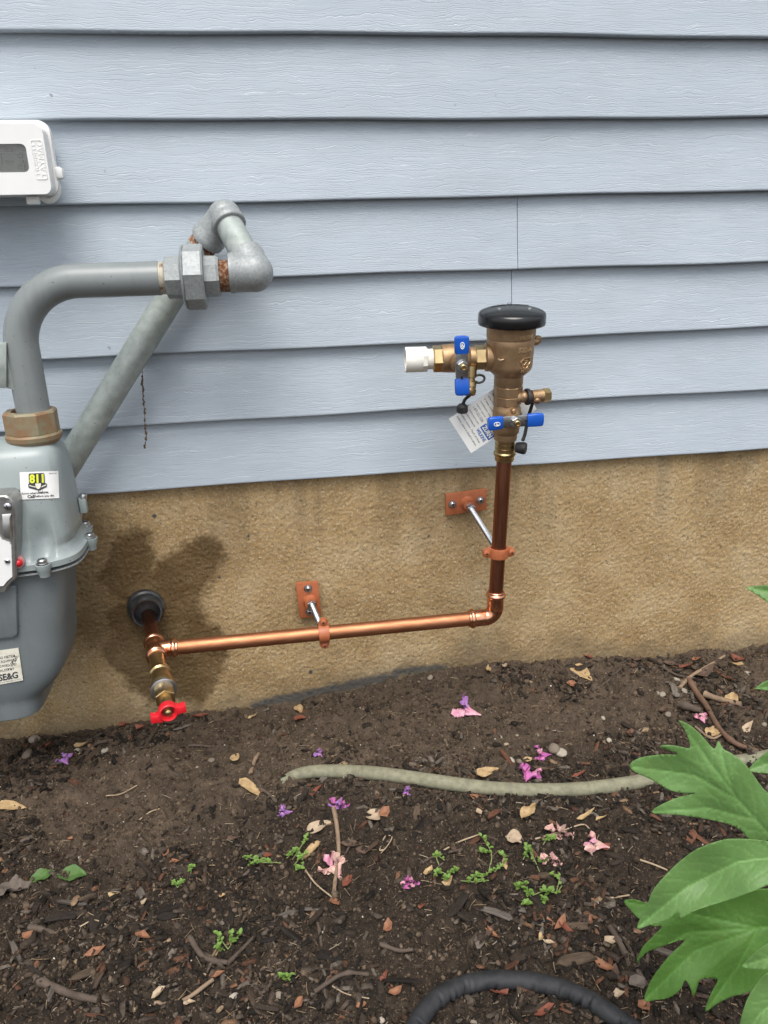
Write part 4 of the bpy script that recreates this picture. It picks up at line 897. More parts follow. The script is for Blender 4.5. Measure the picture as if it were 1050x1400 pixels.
for a, b_, w_, h_ in ((12, 205.5, 9, 3.4), (13, 220.5, 10.5, 2.6), (27, 212.5, 6.5, 4), (28, 200.0, 8, 2), (26.5, 226, 5, 0.8), (27, 228.6, 5, 0.8), (27.2, 231, 5, 0.8), (33, 226, 0.8, 14), (1.5, 215, 0.8, 18)):
    c = P(a, b_, 0.072); build(MB().box(c, X*mm(w_, c)*0.5, Z*mm(h_, c)*0.5, Y*0.0022), 'socket_slot', m_intd, soc, bevel=0.0004)
mb = MB(); mb.tube([P(a, b_, 0.075) for a, b_ in ((-10, 208), (8, 208.4), (15, 208.5), (20, 210.5), (26, 207.5), (35, 208))], 0.0006, 6); build(mb, 'socket_rim', m_galv, soc)
# embossed writing on the lid, read from the bottom upwards
tm = MB(); c = P(48.5, 217, DB); put_text(tm, 'HUBBELL', c, Z, -X, -Y, 0.0088, 0.0, 0.0005, w=0.040); c = P(57.8, 217, DB); put_text(tm, 'TAYMAC', c, Z, -X, -Y, 0.0115, 0.0, 0.0005, w=0.046)
build(tm, 'embossed_lettering', m_white, lid, smooth=False)
a_, b_ = P(42, 192, DB), P(65, 245, DB); fr = rrect(a_.x, b_.x, b_.z, a_.z, 0.002, -DB-0.0002, 3); build(MB().tube(fr+[fr[0]], 0.0006, 6), 'embossed_frame', m_white, lid)
# latches
c = P(80, 237, 0.060); build(MB().box(c-X*0.003, X*0.0075, Z*0.0085, Y*0.004).box(c+X*0.002+Z*0.0, X*0.005, Z*0.0070, Y*0.0065), 'latch', m_white, box_, bevel=0.002)
c = P(45.5, 274, 0.064); build(MB().box(c, X*0.0085, Z*0.0055, Y*0.006), 'latch', m_white, box_, bevel=0.002)
hp = [P(a, b_, 0.052) for a, b_ in ((77.5, 250), (79.5, 258), (77.5, 267), (71, 273), (63, 273.5), (57, 269))]; build(MB().tube(smooth_path(hp, 4), 0.0045, 12), 'hinge_loop', m_white, box_)

# ================================================================== LITTER ON THE SOIL
def island_mat(name, stops, rough=0.85, obj=False, grain=(60, 400, 400), spec=0.25, bstr=0.3):
    m, t, b = nodes(name)
    if obj: r = t.nodes.new('ShaderNodeObjectInfo').outputs['Random']
    else: r = t.nodes.new('ShaderNodeNewGeometry').outputs['Random Per Island']
    c = ramp(t, r, stops); t.nodes[-1].color_ramp.interpolation = 'LINEAR'
    g = noise(t, coords(t, grain), 1.0, 3)
    c = mixc(t, 1.0, c, ramp(t, g, [(0.3, (0.55, 0.55, 0.55)), (0.7, (1.25, 1.22, 1.18))]), 'MULTIPLY')
    L(t, c, b.inputs['Base Color']); b.inputs['Roughness'].default_value = rough; b.inputs['Specular IOR Level'].default_value = spec
    if bstr: bump(t, b, g, bstr, 0.0008)
    return m
BARK = [(0.0, (0.011, 0.0085, 0.0065)), (0.45, (0.024, 0.018, 0.013)), (0.66, (0.046, 0.034, 0.025)), (0.80, (0.080, 0.064, 0.050)), (0.88, (0.135, 0.114, 0.094)), (0.91, (0.045, 0.025, 0.016)), (0.96, (0.10, 0.048, 0.029)), (0.985, (0.15, 0.078, 0.045)), (1.0, (0.27, 0.20, 0.125))]
LOOKS = {'dark': (0.50, [(0, (0.014, 0.011, 0.009)), (1, (0.042, 0.031, 0.023))], 'dark, nearly black'), 'brown': (0.24, [(0, (0.050, 0.036, 0.026)), (1, (0.095, 0.068, 0.047))], 'mid brown'), 'grey': (0.14, [(0, (0.085, 0.072, 0.060)), (1, (0.17, 0.15, 0.13))], 'grey weathered'), 'red': (0.12, [(0, (0.075, 0.036, 0.022)), (1, (0.15, 0.068, 0.040))], 'red-brown')}
m_bark = {k: island_mat(k+'_bark', v[1], 0.85, True, (1.6, 11, 11), bstr=0.6) for k, v in LOOKS.items()}
m_barks = island_mat('fine_bark', BARK, 0.88, False, (300, 300, 300))
m_crumbs = island_mat('soil_crumb', [(0, (0.030, 0.021, 0.014)), (0.4, (0.060, 0.043, 0.029)), (0.75, (0.10, 0.073, 0.050)), (1, (0.15, 0.112, 0.08))], 0.95, False, (200, 200, 200))
m_straw = island_mat('dry_fibre', [(0, (0.10, 0.065, 0.04)), (0.5, (0.24, 0.17, 0.10)), (0.85, (0.36, 0.28, 0.18)), (1, (0.48, 0.42, 0.32))], 0.8, False, (100, 100, 100), bstr=0)
m_grit = island_mat('pale_grit', [(0, (0.22, 0.19, 0.15)), (0.5, (0.42, 0.37, 0.30)), (1, (0.72, 0.70, 0.66))], 0.8, False, (200, 200, 200))

def batch(name, base_v, base_f, pos, rot, scl, mat, label, jitter=0.0):
    n = len(pos); bv = np.asarray(base_v, float); nb = len(bv)
    v = np.repeat(bv[None], n, 0)*scl[:, None, :]
    if jitter: v = v*(1+jitter*(rng.random((n, nb, 1))-0.5)*2)
    cx, sx = np.cos(rot[:, 0]), np.sin(rot[:, 0]); cy, sy = np.cos(rot[:, 1]), np.sin(rot[:, 1]); cz, sz = np.cos(rot[:, 2]), np.sin(rot[:, 2])
    x, y, z = v[..., 0], v[..., 1], v[..., 2]
    y, z = y*cx[:, None]-z*sx[:, None], y*sx[:, None]+z*cx[:, None]
    x, z = x*cy[:, None]+z*sy[:, None], -x*sy[:, None]+z*cy[:, None]
    x, y = x*cz[:, None]-y*sz[:, None], x*sz[:, None]+y*cz[:, None]
    V = np.stack([x, y, z], -1) + pos[:, None, :]; k = len(base_f[0])
    F = (np.asarray(base_f)[None] + (np.arange(n)*nb)[:, None, None]).reshape(-1, k).astype(np.int32)
    me = bpy.data.meshes.new(name); me.vertices.add(n*nb); me.vertices.foreach_set('co', V.astype(np.float32).ravel())
    me.loops.add(F.size); me.loops.foreach_set('vertex_index', F.ravel()); me.polygons.add(len(F)); me.polygons.foreach_set('loop_start', np.arange(0, F.size, k, dtype=np.int32)); me.update(calc_edges=True)
    me.materials.append(mat); ob = bpy.data.objects.new(name, me); COL.objects.link(ob); return tag(ob, label, None, None, 'stuff')
def scatter(n, dens, x0=-0.66, x1=1.02, y0=-0.76, y1=0.006):
    out = []
    while len(out) < n:
        x = rng.uniform(x0, x1, 4000); y = rng.uniform(y0, y1, 4000); k = rng.random(4000) < dens(x, y); out += list(zip(x[k], y[k]))
    return np.array(out[:n])
PIPE_PX = [(384, 1064), (404, 1058), (435, 1054.5), (480, 1055), (520, 1058), (560, 1063), (600, 1069), (640, 1074.5), (680, 1078.5), (720, 1080.5), (760, 1080.5), (800, 1078.5), (840, 1074), (880, 1067.5), (930, 1057), (990, 1045), (1050, 1034), (1110, 1020), (1170, 1003), (1300, 965), (1450, 930), (1600, 905)]
pile = np.array([G(a, b_)[:2] for a, b_ in ((60, 1030), (130, 1030), (180, 1010), (230, 1000), (20, 1065), (60, 1070), (870, 912), (930, 910), (960, 925), (975, 950), (990, 985), (780, 945), (700, 925), (720, 1050), (760, 1062), (400, 1078), (440, 1072), (480, 1073), (520, 1078), (560, 1083), (600, 1089), (640, 1094), (680, 1099), (720, 1100), (760, 1100), (820, 1097), (850, 1090), (470, 1040), (590, 1050), (650, 1062), (800, 1063), (840, 1058), (1000, 930), (1020, 960), (940, 950), (955, 975))])
def chip_d(x, y):
    d = mulch_f(x, y); c = sm(-0.02, 0.17, fbm(x*9, y*9, 3, 201)); d = d*(0.12+0.88*c)
    pr = np.min(np.hypot(x[:, None]-pile[None, :, 0], y[:, None]-pile[None, :, 1]), 1); return np.clip(np.maximum(d, 0.9*sm(0.055, 0.01, pr)) + 0.07, 0, 1)
ico_v = []; ph = (1+5**0.5)/2
for a in (-1, 1):
    for b_ in (-ph, ph): ico_v += [(0, a, b_), (a, b_, 0), (b_, 0, a)]
ico_v = np.array(ico_v)/math.hypot(1, ph)
bm = bmesh.new(); [bm.verts.new(v) for v in ico_v]; bmesh.ops.convex_hull(bm, input=bm.verts); bm.verts.index_update(); ico_f = [tuple(v.index for v in f.verts) for f in bm.faces]; ico_v = [v.co[:] for v in bm.verts]; bm.free()
def place_all(xy, lift): return np.column_stack([xy, soil_h(xy[:, 0], xy[:, 1]) + lift])
n = 30000; xy = scatter(n, lambda x, y: 0.30+0.70*sm(-0.2, 0.3, fbm(x*14, y*14, 2, 211))); s_ = 0.0007 + 0.0022*rng.random(n)**3 + 0.0035*rng.random(n)**14
batch('soil_crumbs', ico_v, ico_f, place_all(xy, s_*0.2), rng.random((n, 3))*6.3, np.column_stack([s_*rng.uniform(0.8, 1.5, n), s_, s_*rng.uniform(0.6, 1, n)]), m_crumbs, 'small crumbs and clods of loose brown soil', 0.25)
slab_v = np.array([(-1, -0.35, -1), (-0.5, -0.55, -1), (0.7, -0.45, -1), (1, 0.1, -1), (0.5, 0.5, -1), (-0.8, 0.4, -1), (-0.94, -0.3, 1), (-0.5, -0.48, 1), (0.66, -0.4, 1), (0.92, 0.08, 1), (0.46, 0.44, 1), (-0.75, 0.36, 1)])
slab_f = [(0, 1, 7), (0, 7, 6), (1, 2, 8), (1, 8, 7), (2, 3, 9), (2, 9, 8), (3, 4, 10), (3, 10, 9), (4, 5, 11), (4, 11, 10), (5, 0, 6), (5, 6, 11), (6, 7, 8), (6, 8, 11), (8, 9, 10), (8, 10, 11)]
n = 14000; xy = scatter(n, chip_d); l_ = 0.0018 + 0.0092*rng.random(n)**2.4
batch('bark_litter', slab_v, slab_f, place_all(xy, 0.0009 + 0.0015*rng.random(n)), np.column_stack([rng.normal(0, 0.5, n), rng.normal(0, 0.35, n), rng.random(n)*6.3]), np.column_stack([l_, l_*rng.uniform(0.25, 1.0, n), l_*rng.uniform(0.1, 0.28, n)]), m_barks, 'fine shredded bark litter spread through the dark mulch', 0.22)
fib_v = np.array([(-1, -0.5, 0), (-1, 0.5, 0), (-1, 0, 0.8), (-0.3, -0.5, 0.5), (-0.3, 0.5, 0.5), (-0.3, 0, 1.3), (0.4, -0.1, 0.3), (0.4, 0.9, 0.3), (0.4, 0.4, 1.1), (1, 0.9, 0), (1, 1.6, 0), (1, 1.2, 0.6)])
fib_f = []
for k in range(3):
    for j in range(3): a = k*3+j; b_ = k*3+(j+1) % 3; fib_f += [(a, b_, b_+3), (a, b_+3, a+3)]
n = 2600; xy = scatter(n, lambda x, y: 0.25+0.75*chip_d(x, y)); l_ = 0.002 + 0.009*rng.random(n)**2.2; wd = rng.uniform(0.00025, 0.0006, n)
batch('dry_fibres', fib_v, fib_f, place_all(xy, 0.0022), np.column_stack([rng.normal(0, 0.2, n), rng.normal(0, 0.16, n), rng.random(n)*6.3]), np.column_stack([l_, wd*2, wd*1.6]), m_straw, 'thin dry straw and root fibres lying on the soil')
n = 420; xy = scatter(n, lambda x, y: 0.5+0*x); s_ = 0.0006 + 0.0017*rng.random(n)**2.5
batch('pale_grit', ico_v, ico_f, place_all(xy, s_*0.5), rng.random((n, 3))*6.3, np.column_stack([s_, s_*0.8, s_*0.7]), m_grit, 'scattered pale grit and tiny stones in the soil', 0.2)

def lay(o, x, y, lift=0.0, yaw=0.0, tilt=0.2):   # rest an object on the soil
    o.location = (x, y, hz(x, y)+lift); e = 0.012
    dzx = (gz(x+e, y)-gz(x-e, y))/(2*e); dzy = (gz(x, y+e)-gz(x, y-e))/(2*e)
    nrm = Vector((-dzx, -dzy, 1)).normalized(); q = Vector((0, 0, 1)).rotation_difference(nrm)
    tl = Matrix.Rotation(random.gauss(0, tilt), 3, 'X') @ Matrix.Rotation(random.gauss(0, tilt*0.8), 3, 'Y')
    o.rotation_euler = (q.to_matrix() @ Matrix.Rotation(yaw, 3, 'Z') @ tl).to_euler()
# bark chips one by one
chips = []
for k in range(14):
    nn = 9; mb = MB(); asp = random.uniform(0.22, 0.55); th = random.uniform(0.07, 0.16); bend = random.uniform(-0.12, 0.2)
    out = []
    for i in range(nn):
        a = 2*math.pi*i/nn; r_ = random.uniform(0.75, 1.1); xx = max(-1, min(1, math.cos(a)*1.25))*r_; out.append((xx, math.sin(a)*asp*r_))
    rs = []
    for zz, sc_ in ((-th, 0.86), (-th*0.3, 1.0), (th*0.5, 0.98), (th, 0.84)):
        rs.append([Vector((x*sc_+random.uniform(-0.03, 0.03), y*sc_, zz + bend*(x*x-0.3) + random.uniform(-0.02, 0.02))) for x, y in out])
    mb.rings(rs); var = {}
    for lk in LOOKS: me = mesh_from('bark_chip', mb.v, mb.f, True, 50); me.materials.append(m_bark[lk]); var[lk] = me
    chips.append(var)
xy = scatter(300, chip_d, -0.56, 0.96, -0.70, 0.0)
for i, (x, y) in enumerate(xy):
    lk = random.choices(list(LOOKS), [v[0] for v in LOOKS.values()])[0]
    o = bpy.data.objects.new('bark_chip', chips[i % 14][lk]); COL.objects.link(o)
    s_ = 0.0085 + 0.0185*random.random()**1.7; o.scale = (s_, s_*random.uniform(0.4, 1.05), s_*random.uniform(0.6, 1.0))
    lay(o, float(x), float(y), 0.0022, random.uniform(0, 6.3), 0.24)
    tag(o, 'flat %s chip of bark mulch lying in the soil' % LOOKS[lk][2], 'bark chip', '%s bark chips on the soil' % lk)

# dry leaves, winged seeds, petals
def blade(Lh, wd, curl, fold, wav=0.0, nl=9, nw=5, shape=0.6, th=0.0004, seed=0):
    rr = random.Random(seed); rs = []; ph1 = rr.uniform(0, 6)
    top = []; bot = []
    for i in range(nl+1):
        t_ = i/nl; w_ = wd*max(0.02, math.sin(math.pi*min(1, t_**shape))**0.8)
        a = curl*(t_-0.5); ctr = Vector(((t_-0.5)*Lh*(1-abs(curl)*0.08), 0, (math.cos(curl*0.5)-math.cos(a))*-Lh*0.35 if curl else 0)); row = []
        for j in range(nw+1):
            u = j/nw*2-1
            row.append(ctr + Vector((0, u*w_, fold*abs(u)**1.5*w_ + wav*wd*math.sin(t_*9+ph1+u*2.2) + wav*wd*0.6*math.sin(t_*17+u*5))))
        top.append(row); bot.append([p - Z*th*2 for p in row])
    mb = MB(); mb.rings([a_ + b_[::-1] for a_, b_ in zip(top, bot)]); return mb
def litter_mat(name, c1, c2, rough=0.7): return M(name, c1, c2, rough, 0, 120, 0.3, 0.0006, 300, spec=0.3)
LM = {'tan': litter_mat('tan_dry_leaf', (0.44, 0.31, 0.16), (0.30, 0.20, 0.10)), 'pale': litter_mat('pale_dry_leaf', (0.42, 0.33, 0.23), (0.33, 0.24, 0.16)),
      'orange': litter_mat('orange_brown_leaf', (0.27, 0.125, 0.065), (0.17, 0.075, 0.042)), 'red': litter_mat('red_brown_leaf', (0.19, 0.060, 0.035), (0.13, 0.045, 0.028)),
      'brown': litter_mat('dark_brown_leaf', (0.10, 0.062, 0.042), (0.07, 0.045, 0.032)), 'grey': litter_mat('grey_dead_leaf', (0.15, 0.12, 0.10), (0.10, 0.08, 0.065)), 'green': litter_mat('torn_green_leaf', (0.085, 0.16, 0.045), (0.065, 0.125, 0.035), 0.5)}
def scrap(Lh, wd, curl, seed):      # an angular fragment of a dead leaf: bent, folded along a line, torn outline
    rr = random.Random(seed); n = rr.choice((6, 7, 8, 9)); th = 0.0004; out = []
    for i in range(n):
        a = 2*math.pi*i/n + rr.uniform(-0.28, 0.28); r_ = rr.uniform(0.62, 1.08); x = math.cos(a)*Lh*0.5*r_; y = math.sin(a)*wd*r_
        if i == 0: x, y = Lh*0.58, wd*rr.uniform(-0.3, 0.3)
        out.append((x, y))
    fa = rr.uniform(-0.5, 0.5); k1 = rr.uniform(0.2, 0.9); k2 = curl*rr.uniform(0.5, 2.2)/max(Lh, 1e-4); kx = rr.uniform(-0.4, 0.4)
    def zz(x, y): return k1*abs(y+fa*x)*0.8 + k2*x*x*0.5 + kx*x*0.5 + 0.0012*math.sin(x*400+y*700+seed)
    rings = []
    for sgn in (1, -1):
        for f in ((0.02, 0.4, 0.72, 1.0) if sgn > 0 else (1.0, 0.72, 0.4, 0.02)): rings.append([Vector((x*f, y*f, zz(x*f, y*f)-(0 if sgn > 0 else th*2))) for x, y in out])
    return MB().rings(rings)
def leaf_on(px, py, Lpx, wpx, ang, kind, label=None, name='dry_leaf', cat='dry leaf', curl=0.5, fold=0.35, wav=0.12, shape=0.75, group=None):
    p = GS(px, py); s_ = depth(p)/FPX; mb = blade(Lpx*s_*1.1, wpx*s_*0.62, curl, fold, wav, shape=shape, seed=int(px*7+py)) if label else scrap(Lpx*s_*1.05, wpx*s_*0.6, curl, int(px*7+py))
    me = mesh_from(name, mb.v, mb.f, True, 70); me.materials.append(LM[kind] if isinstance(kind, str) else kind); o = bpy.data.objects.new(name, me); COL.objects.link(o)
    dx = math.cos(R(ang)); dy = math.sin(R(ang))*1.5; lay(o, p.x, p.y, 0.003+abs(curl)*Lpx*s_*0.06, math.atan2(dy, dx), 0.12)
    return tag(o, label or {'orange': 'small orange-brown dead leaf lying flat on the mulch', 'red': 'small red-brown leaf scrap lying on the mulch', 'tan': 'small tan dry leaf scrap on the soil', 'pale': 'pale shrivelled leaf scrap on the mulch', 'brown': 'curled dark brown dead leaf on the mulch', 'grey': 'grey dead leaf scrap on the mulch'}[kind], cat, group or (None if label else '%s leaf scraps on the mulch' % kind))
SE = dict(name='winged_seed', cat='winged seed', curl=0.3, fold=0.15, wav=0.06, shape=0.55)
leaf_on(344, 1081, 42, 13, -32, 'tan', 'long tan winged seed lying just left of the buried grey hose end', **SE)
leaf_on(323, 1043, 20, 10, 65, 'tan', 'small tan winged seed above the long one, left of the grey hose', **SE)
leaf_on(17, 1109, 40, 14, -8, 'tan', 'tan winged seed at the left edge below the gas meter', **SE)
leaf_on(796, 922, 38, 17, -62, 'tan', 'curved pale winged seed standing on the soil near the foundation', **SE)
leaf_on(667, 1058, 34, 14, 12, 'tan', 'tan winged seed resting against the top of the grey hose', **SE)
leaf_on(409, 972, 18, 10, -58, 'tan', 'small tan leaf on bare soil under the level copper pipe'); leaf_on(410, 985, 16, 9, -5, 'red', 'small red-brown leaf just below a tan leaf under the copper pipe')
leaf_on(516, 1119, 34, 15, -8, 'pale', 'pale crinkled dry leaf on mulch below the grey hose'); leaf_on(436, 1136, 34, 14, 5, 'pale', 'pale shrivelled leaf beside the upright twig')
leaf_on(428, 1162, 40, 9, 30, 'tan', 'narrow tan strip of leaf beside the upright twig'); leaf_on(723, 1109, 32, 14, 28, 'tan', 'folded tan leaf on mulch under the middle of the grey hose', wav=0.25)
leaf_on(704, 1149, 24, 18, -30, 'pale', 'round pale shell-like leaf between the weeds', curl=0.9); leaf_on(1000, 958, 26, 14, 35, 'tan', 'tan leaf under the thick brown stick'); leaf_on(975, 1003, 24, 16, 30, 'tan', 'tan leaf between the brown stick and the peony')
leaf_on(962, 925, 28, 16, 10, 'brown'); leaf_on(1020, 998, 24, 11, 20, 'pale'); leaf_on(1005, 912, 18, 12, -45, 'tan')
leaf_on(20, 1218, 42, 30, 10, 'grey', 'broad grey dead leaf at the left beside torn green leaves', wav=0.2); leaf_on(58, 1202, 34, 19, 18, 'green', 'torn green leaf piece lying left of its larger half', name='torn_leaf', cat='torn leaf', shape=0.9); leaf_on(98, 1195, 40, 20, -8, 'green', 'larger torn green leaf piece on bare soil at left', name='torn_leaf', cat='torn leaf', shape=0.9)
for (px, py, l_, w_, a_, k_) in [(529, 1272, 20, 14, 70, 'orange'), (474, 1209, 24, 12, 35, 'red'), (459, 1235, 20, 15, 60, 'orange'), (524, 1340, 22, 11, 50, 'red'), (541, 1359, 20, 14, 30, 'orange'), (493, 1376, 14, 10, 10, 'orange'), (409, 1376, 16, 12, 45, 'orange'), (766, 1262, 26, 9, 20, 'orange'), (772, 1268, 22, 8, -40, 'red'), (672, 1278, 24, 8, -50, 'orange'), (669, 1276, 22, 8, 35, 'brown'), (195, 1284, 20, 14, -20, 'orange'), (130, 1304, 26, 11, 10, 'orange'), (37, 1281, 14, 14, 40, 'orange'), (225, 1168, 14, 9, 60, 'orange'), (236, 1179, 18, 8, -10, 'orange'),
        (98, 1148, 14, 8, 10, 'orange'), (575, 1242, 12, 8, 10, 'red'), (806, 1262, 14, 9, 60, 'orange'), (828, 1160, 16, 10, 20, 'red'), (809, 1238, 16, 10, 85, 'orange'), (832, 1290, 24, 14, 15, 'pale'), (752, 1264, 18, 9, -30, 'orange'), (824, 1326, 26, 16, -35, 'orange'), (836, 1337, 22, 16, 30, 'brown'), (870, 1355, 24, 18, 10, 'grey'), (880, 1378, 22, 14, 25, 'orange'), (790, 1358, 22, 10, 0, 'orange'), (742, 1387, 30, 12, 10, 'red'), (683, 1361, 24, 9, 0, 'red'), (845, 1362, 16, 12, 0, 'pale'), (748, 1290, 16, 9, -20, 'pale'), (740, 1283, 14, 8, 60, 'tan'), (655, 1293, 18, 12, 30, 'grey'),
        (650, 1092, 22, 11, -5, 'orange'), (660, 1088, 18, 10, 20, 'brown'), (655, 1112, 14, 10, -60, 'pale'), (432, 1085, 20, 10, 20, 'red'), (478, 1155, 30, 14, -12, 'brown'), (502, 1160, 30, 12, -5, 'brown'), (365, 1172, 22, 7, -28, 'red'), (318, 1150, 16, 8, 10, 'brown'), (620, 1160, 14, 9, 40, 'brown'), (525, 1112, 18, 14, 30, 'orange'), (690, 1185, 20, 8, 75, 'tan'), (612, 1210, 16, 9, 10, 'tan'), (585, 1195, 16, 9, 30, 'tan'), (800, 1120, 26, 8, 5, 'tan'), (820, 1122, 20, 7, 0, 'tan'), (215, 1362, 22, 12, 8, 'pale'), (255, 1372, 24, 9, -10, 'pale'), (296, 1335, 20, 10, 8, 'orange'), (182, 1385, 20, 7, 0, 'pale'), (198, 1235, 16, 7, 85, 'pale'), (155, 1228, 12, 9, 10, 'tan'), (305, 1227, 14, 7, 10, 'tan'),
        (168, 993, 16, 9, 15, 'red'), (190, 997, 14, 9, -10, 'red'), (60, 1025, 18, 9, 20, 'red'), (110, 1022, 18, 8, 10, 'tan'), (270, 982, 26, 6, 14, 'red'), (345, 981, 14, 5, 0, 'tan'), (780, 937, 13, 10, -20, 'orange'), (803, 900, 13, 7, -30, 'red'), (740, 1057, 26, 9, -15, 'brown'), (720, 1040, 14, 8, 10, 'tan'), (790, 1062, 22, 8, 12, 'red'), (690, 913, 16, 7, 60, 'pale'), (667, 915, 16, 7, 70, 'tan'), (862, 1005, 14, 12, 10, 'red'), (905, 975, 16, 8, 20, 'brown'), (915, 910, 22, 12, -12, 'brown'), (950, 905, 16, 8, 10, 'orange'), (935, 915, 18, 8, -10, 'red'), (870, 905, 20, 9, 8, 'brown'), (1005, 905, 12, 18, 60, 'red')]:
    leaf_on(px, py, l_, w_, a_, k_, curl=random.uniform(0.2, 0.9), wav=random.uniform(0.08, 0.25))

# fallen azalea blossoms
m_mag = M('magenta_petal', (0.46, 0.12, 0.30), (0.33, 0.08, 0.26), 0.55, 0, 120, 0.2, 0.0005); m_pur = M('purple_petal', (0.27, 0.14, 0.38), (0.33, 0.13, 0.33), 0.55, 0, 120, 0.2, 0.0005)
m_pnk = M('faded_pink_petal', (0.56, 0.38, 0.30), (0.48, 0.24, 0.24), 0.6, 0, 140, 0.2, 0.0005, stops=(0.42, 0.6)); m_hot = M('pink_petal', (0.52, 0.17, 0.30), (0.56, 0.33, 0.36), 0.55, 0, 140, 0.2, 0.0005)
def blossom(px, py, size, mats, label, np_=5, spread=(0.25, 0.85), cup=0.5):
    p = GS(px, py); s_ = depth(p)/FPX*size; t = thing('fallen_blossom', label, 'blossom', p + Z*0.002)
    rr = random.Random(int(px+py*3)); yaw = rr.uniform(0, 6.28); ax = Vector((math.cos(yaw), math.sin(yaw), 0.12)); sd_ = Vector((-math.sin(yaw), math.cos(yaw), 0)); up = ax.cross(sd_)
    up = up if up.z > 0 else -up; O2 = p + Z*(0.002 + s_*0.07) - ax*s_*0.42; rs = []
    for i in range(8):
        u = i/7; rad = s_*(0.025+0.16*u**1.5); ring = []
        for j in range(20):
            a = 2*math.pi*j/20; r_ = rad*(1+0.22*math.sin(a*5+yaw)*u + 0.18*math.sin(a*3+i*0.9+px)); ring.append(O2 + ax*(s_*0.5*u) + sd_*(math.cos(a)*r_*1.25) + up*(math.sin(a)*r_*0.62))
        rs.append(ring)
    build(MB().rings(rs + [[q.lerp(O2+ax*(s_*0.5*i_/7), 0.05) for q in r] for i_, r in reversed(list(enumerate(rs)))], (False, False)), 'corolla_tube', mats[0], t, ang=80)
    for k in range(np_):
        a = 2*math.pi*k/np_ + rr.uniform(-0.3, 0.3); ln = s_*rr.uniform(0.28, 0.50); root = O2 + ax*s_*0.47 + sd_*(math.cos(a)*s_*0.17) + up*(math.sin(a)*s_*0.09)
        dirv = (ax*rr.uniform(0.1, 1.0) + sd_*math.cos(a)*rr.uniform(0.5, 1.2) + up*(math.sin(a)*rr.uniform(0.2, 0.9)+0.12)).normalized(); q = dirv.to_track_quat('X', 'Z').to_matrix() @ Matrix.Rotation(rr.uniform(-0.9, 0.9), 3, 'X')
        mb = blade(ln, ln*rr.uniform(0.26, 0.44), rr.uniform(-0.6, 2.0), rr.uniform(-0.9, 1.3), 0.38, 10, 6, 1.05, 0.0002, k+int(px))
        mb.v = [root + q @ (Vector(v) + X*ln*0.46) for v in mb.v]
        mb.v = [Vector((v.x, v.y, max(v.z, p.z+0.0015+0.001*rr.random()))) for v in mb.v]; build(mb, 'petal', mats[k % len(mats)], t, ang=70)
    return t
blossom(640, 972, 44, [m_hot, m_pur, m_pur, m_hot, m_pur], 'pink and purple crumpled blossom alone on the bare soil'); blossom(740, 1035, 34, [m_mag, m_hot], 'magenta blossom above the grey hose beside pale pebbles'); blossom(722, 1063, 36, [m_mag, m_mag, m_hot], 'magenta blossom touching the upper side of the grey hose', cup=0.3)
blossom(390, 1110, 24, [m_pur], 'small purple blossom below the buried end of the grey hose'); blossom(463, 1101, 32, [m_pur, m_mag], 'spiky purple blossom at the top of the upright twig', 8, (0.1, 0.9)); blossom(459, 1192, 46, [m_pnk, m_hot, m_pnk, m_pnk], 'pale pink blossom lying across the upright twig', 7)
blossom(559, 1209, 30, [m_mag, m_hot], 'magenta blossom on dark mulch right of the upright twig', 6); blossom(766, 1142, 46, [m_pnk], 'faded pink trumpet blossom on a thin stalk right of the weeds', 5, (0.1, 0.6)); blossom(815, 1160, 42, [m_pnk, m_hot, m_pnk], 'faded pink blossom nearest the peony leaves', 5); blossom(755, 1178, 34, [m_pnk], 'faded brownish pink blossom amid the weeds', 5, (0, 0.5))
blossom(437, 1033, 15, [m_pur], 'tiny purple bud on the soil above the grey hose', 4); blossom(88, 1038, 26, [m_pur], 'dusty purple blossom among litter under the gas meter', 5); blossom(960, 988, 20, [m_hot, m_pnk], 'small pink blossom under the thick brown stick', 5); blossom(556, 1084, 20, [m_pur], 'small purple blossom half under the grey hose', 4, (0, .5))

# twigs and sticks
m_twig = M('pale_twig', (0.26, 0.18, 0.115), (0.17, 0.115, 0.075), 0.8, 0, 90, 0.4, 0.0006); m_stick = M('brown_stick', (0.145, 0.080, 0.048), (0.095, 0.055, 0.035), 0.75, 0, 70, 0.4, 0.0008); m_dtwig = M('dark_twig', (0.055, 0.038, 0.027), (0.09, 0.065, 0.048), 0.85, 0, 80, 0.4, 0.0008); m_stem = M('straw_stem', (0.40, 0.31, 0.20), (0.28, 0.20, 0.13), 0.75, 0, 90, 0.2, 0.0005)
def twig(pts, wpx, mat, label, lift=0.3, taper=0.7, knots=True):
    rr = random.Random(int(pts[0][0])); P3 = []
    for i, q in enumerate(pts):
        g = GS(*q); r_ = wpx*depth(g)/FPX/2; P3.append(Vector((g.x, g.y, gz(g.x, g.y) + 0.002 + r_*(0.6+lift))))
    P3 = smooth_path(P3, 5); r_ = wpx*depth(P3[0])/FPX/2; m_ = len(P3)
    rad = [r_*(1-(1-taper)*i/m_)*(1+0.10*rr.uniform(-1, 1)) for i in range(m_)]
    if knots:
        for k in range(max(1, m_//9)): rad[rr.randrange(m_)] *= 1.3
    mb = MB().tube(P3, rad, 9); return tag(build(mb, 'twig', mat, None, P3[0], ang=60), label, 'twig')
twig([(456, 1104), (461, 1135), (463, 1165), (460, 1195), (457, 1223)], 6, m_twig, 'pale upright twig lying towards the viewer with a pink blossom across it', 0.8)
twig([(941, 934), (953, 952), (966, 972), (982, 998), (1004, 1020), (1036, 1031)], 8, m_stick, 'thick brown stick lying on the soil behind the peony leaves', 0.5); twig([(928, 943), (945, 929), (966, 914), (990, 902)], 5, m_twig, 'slim pale twig meeting the upper end of the thick brown stick', 0.8)
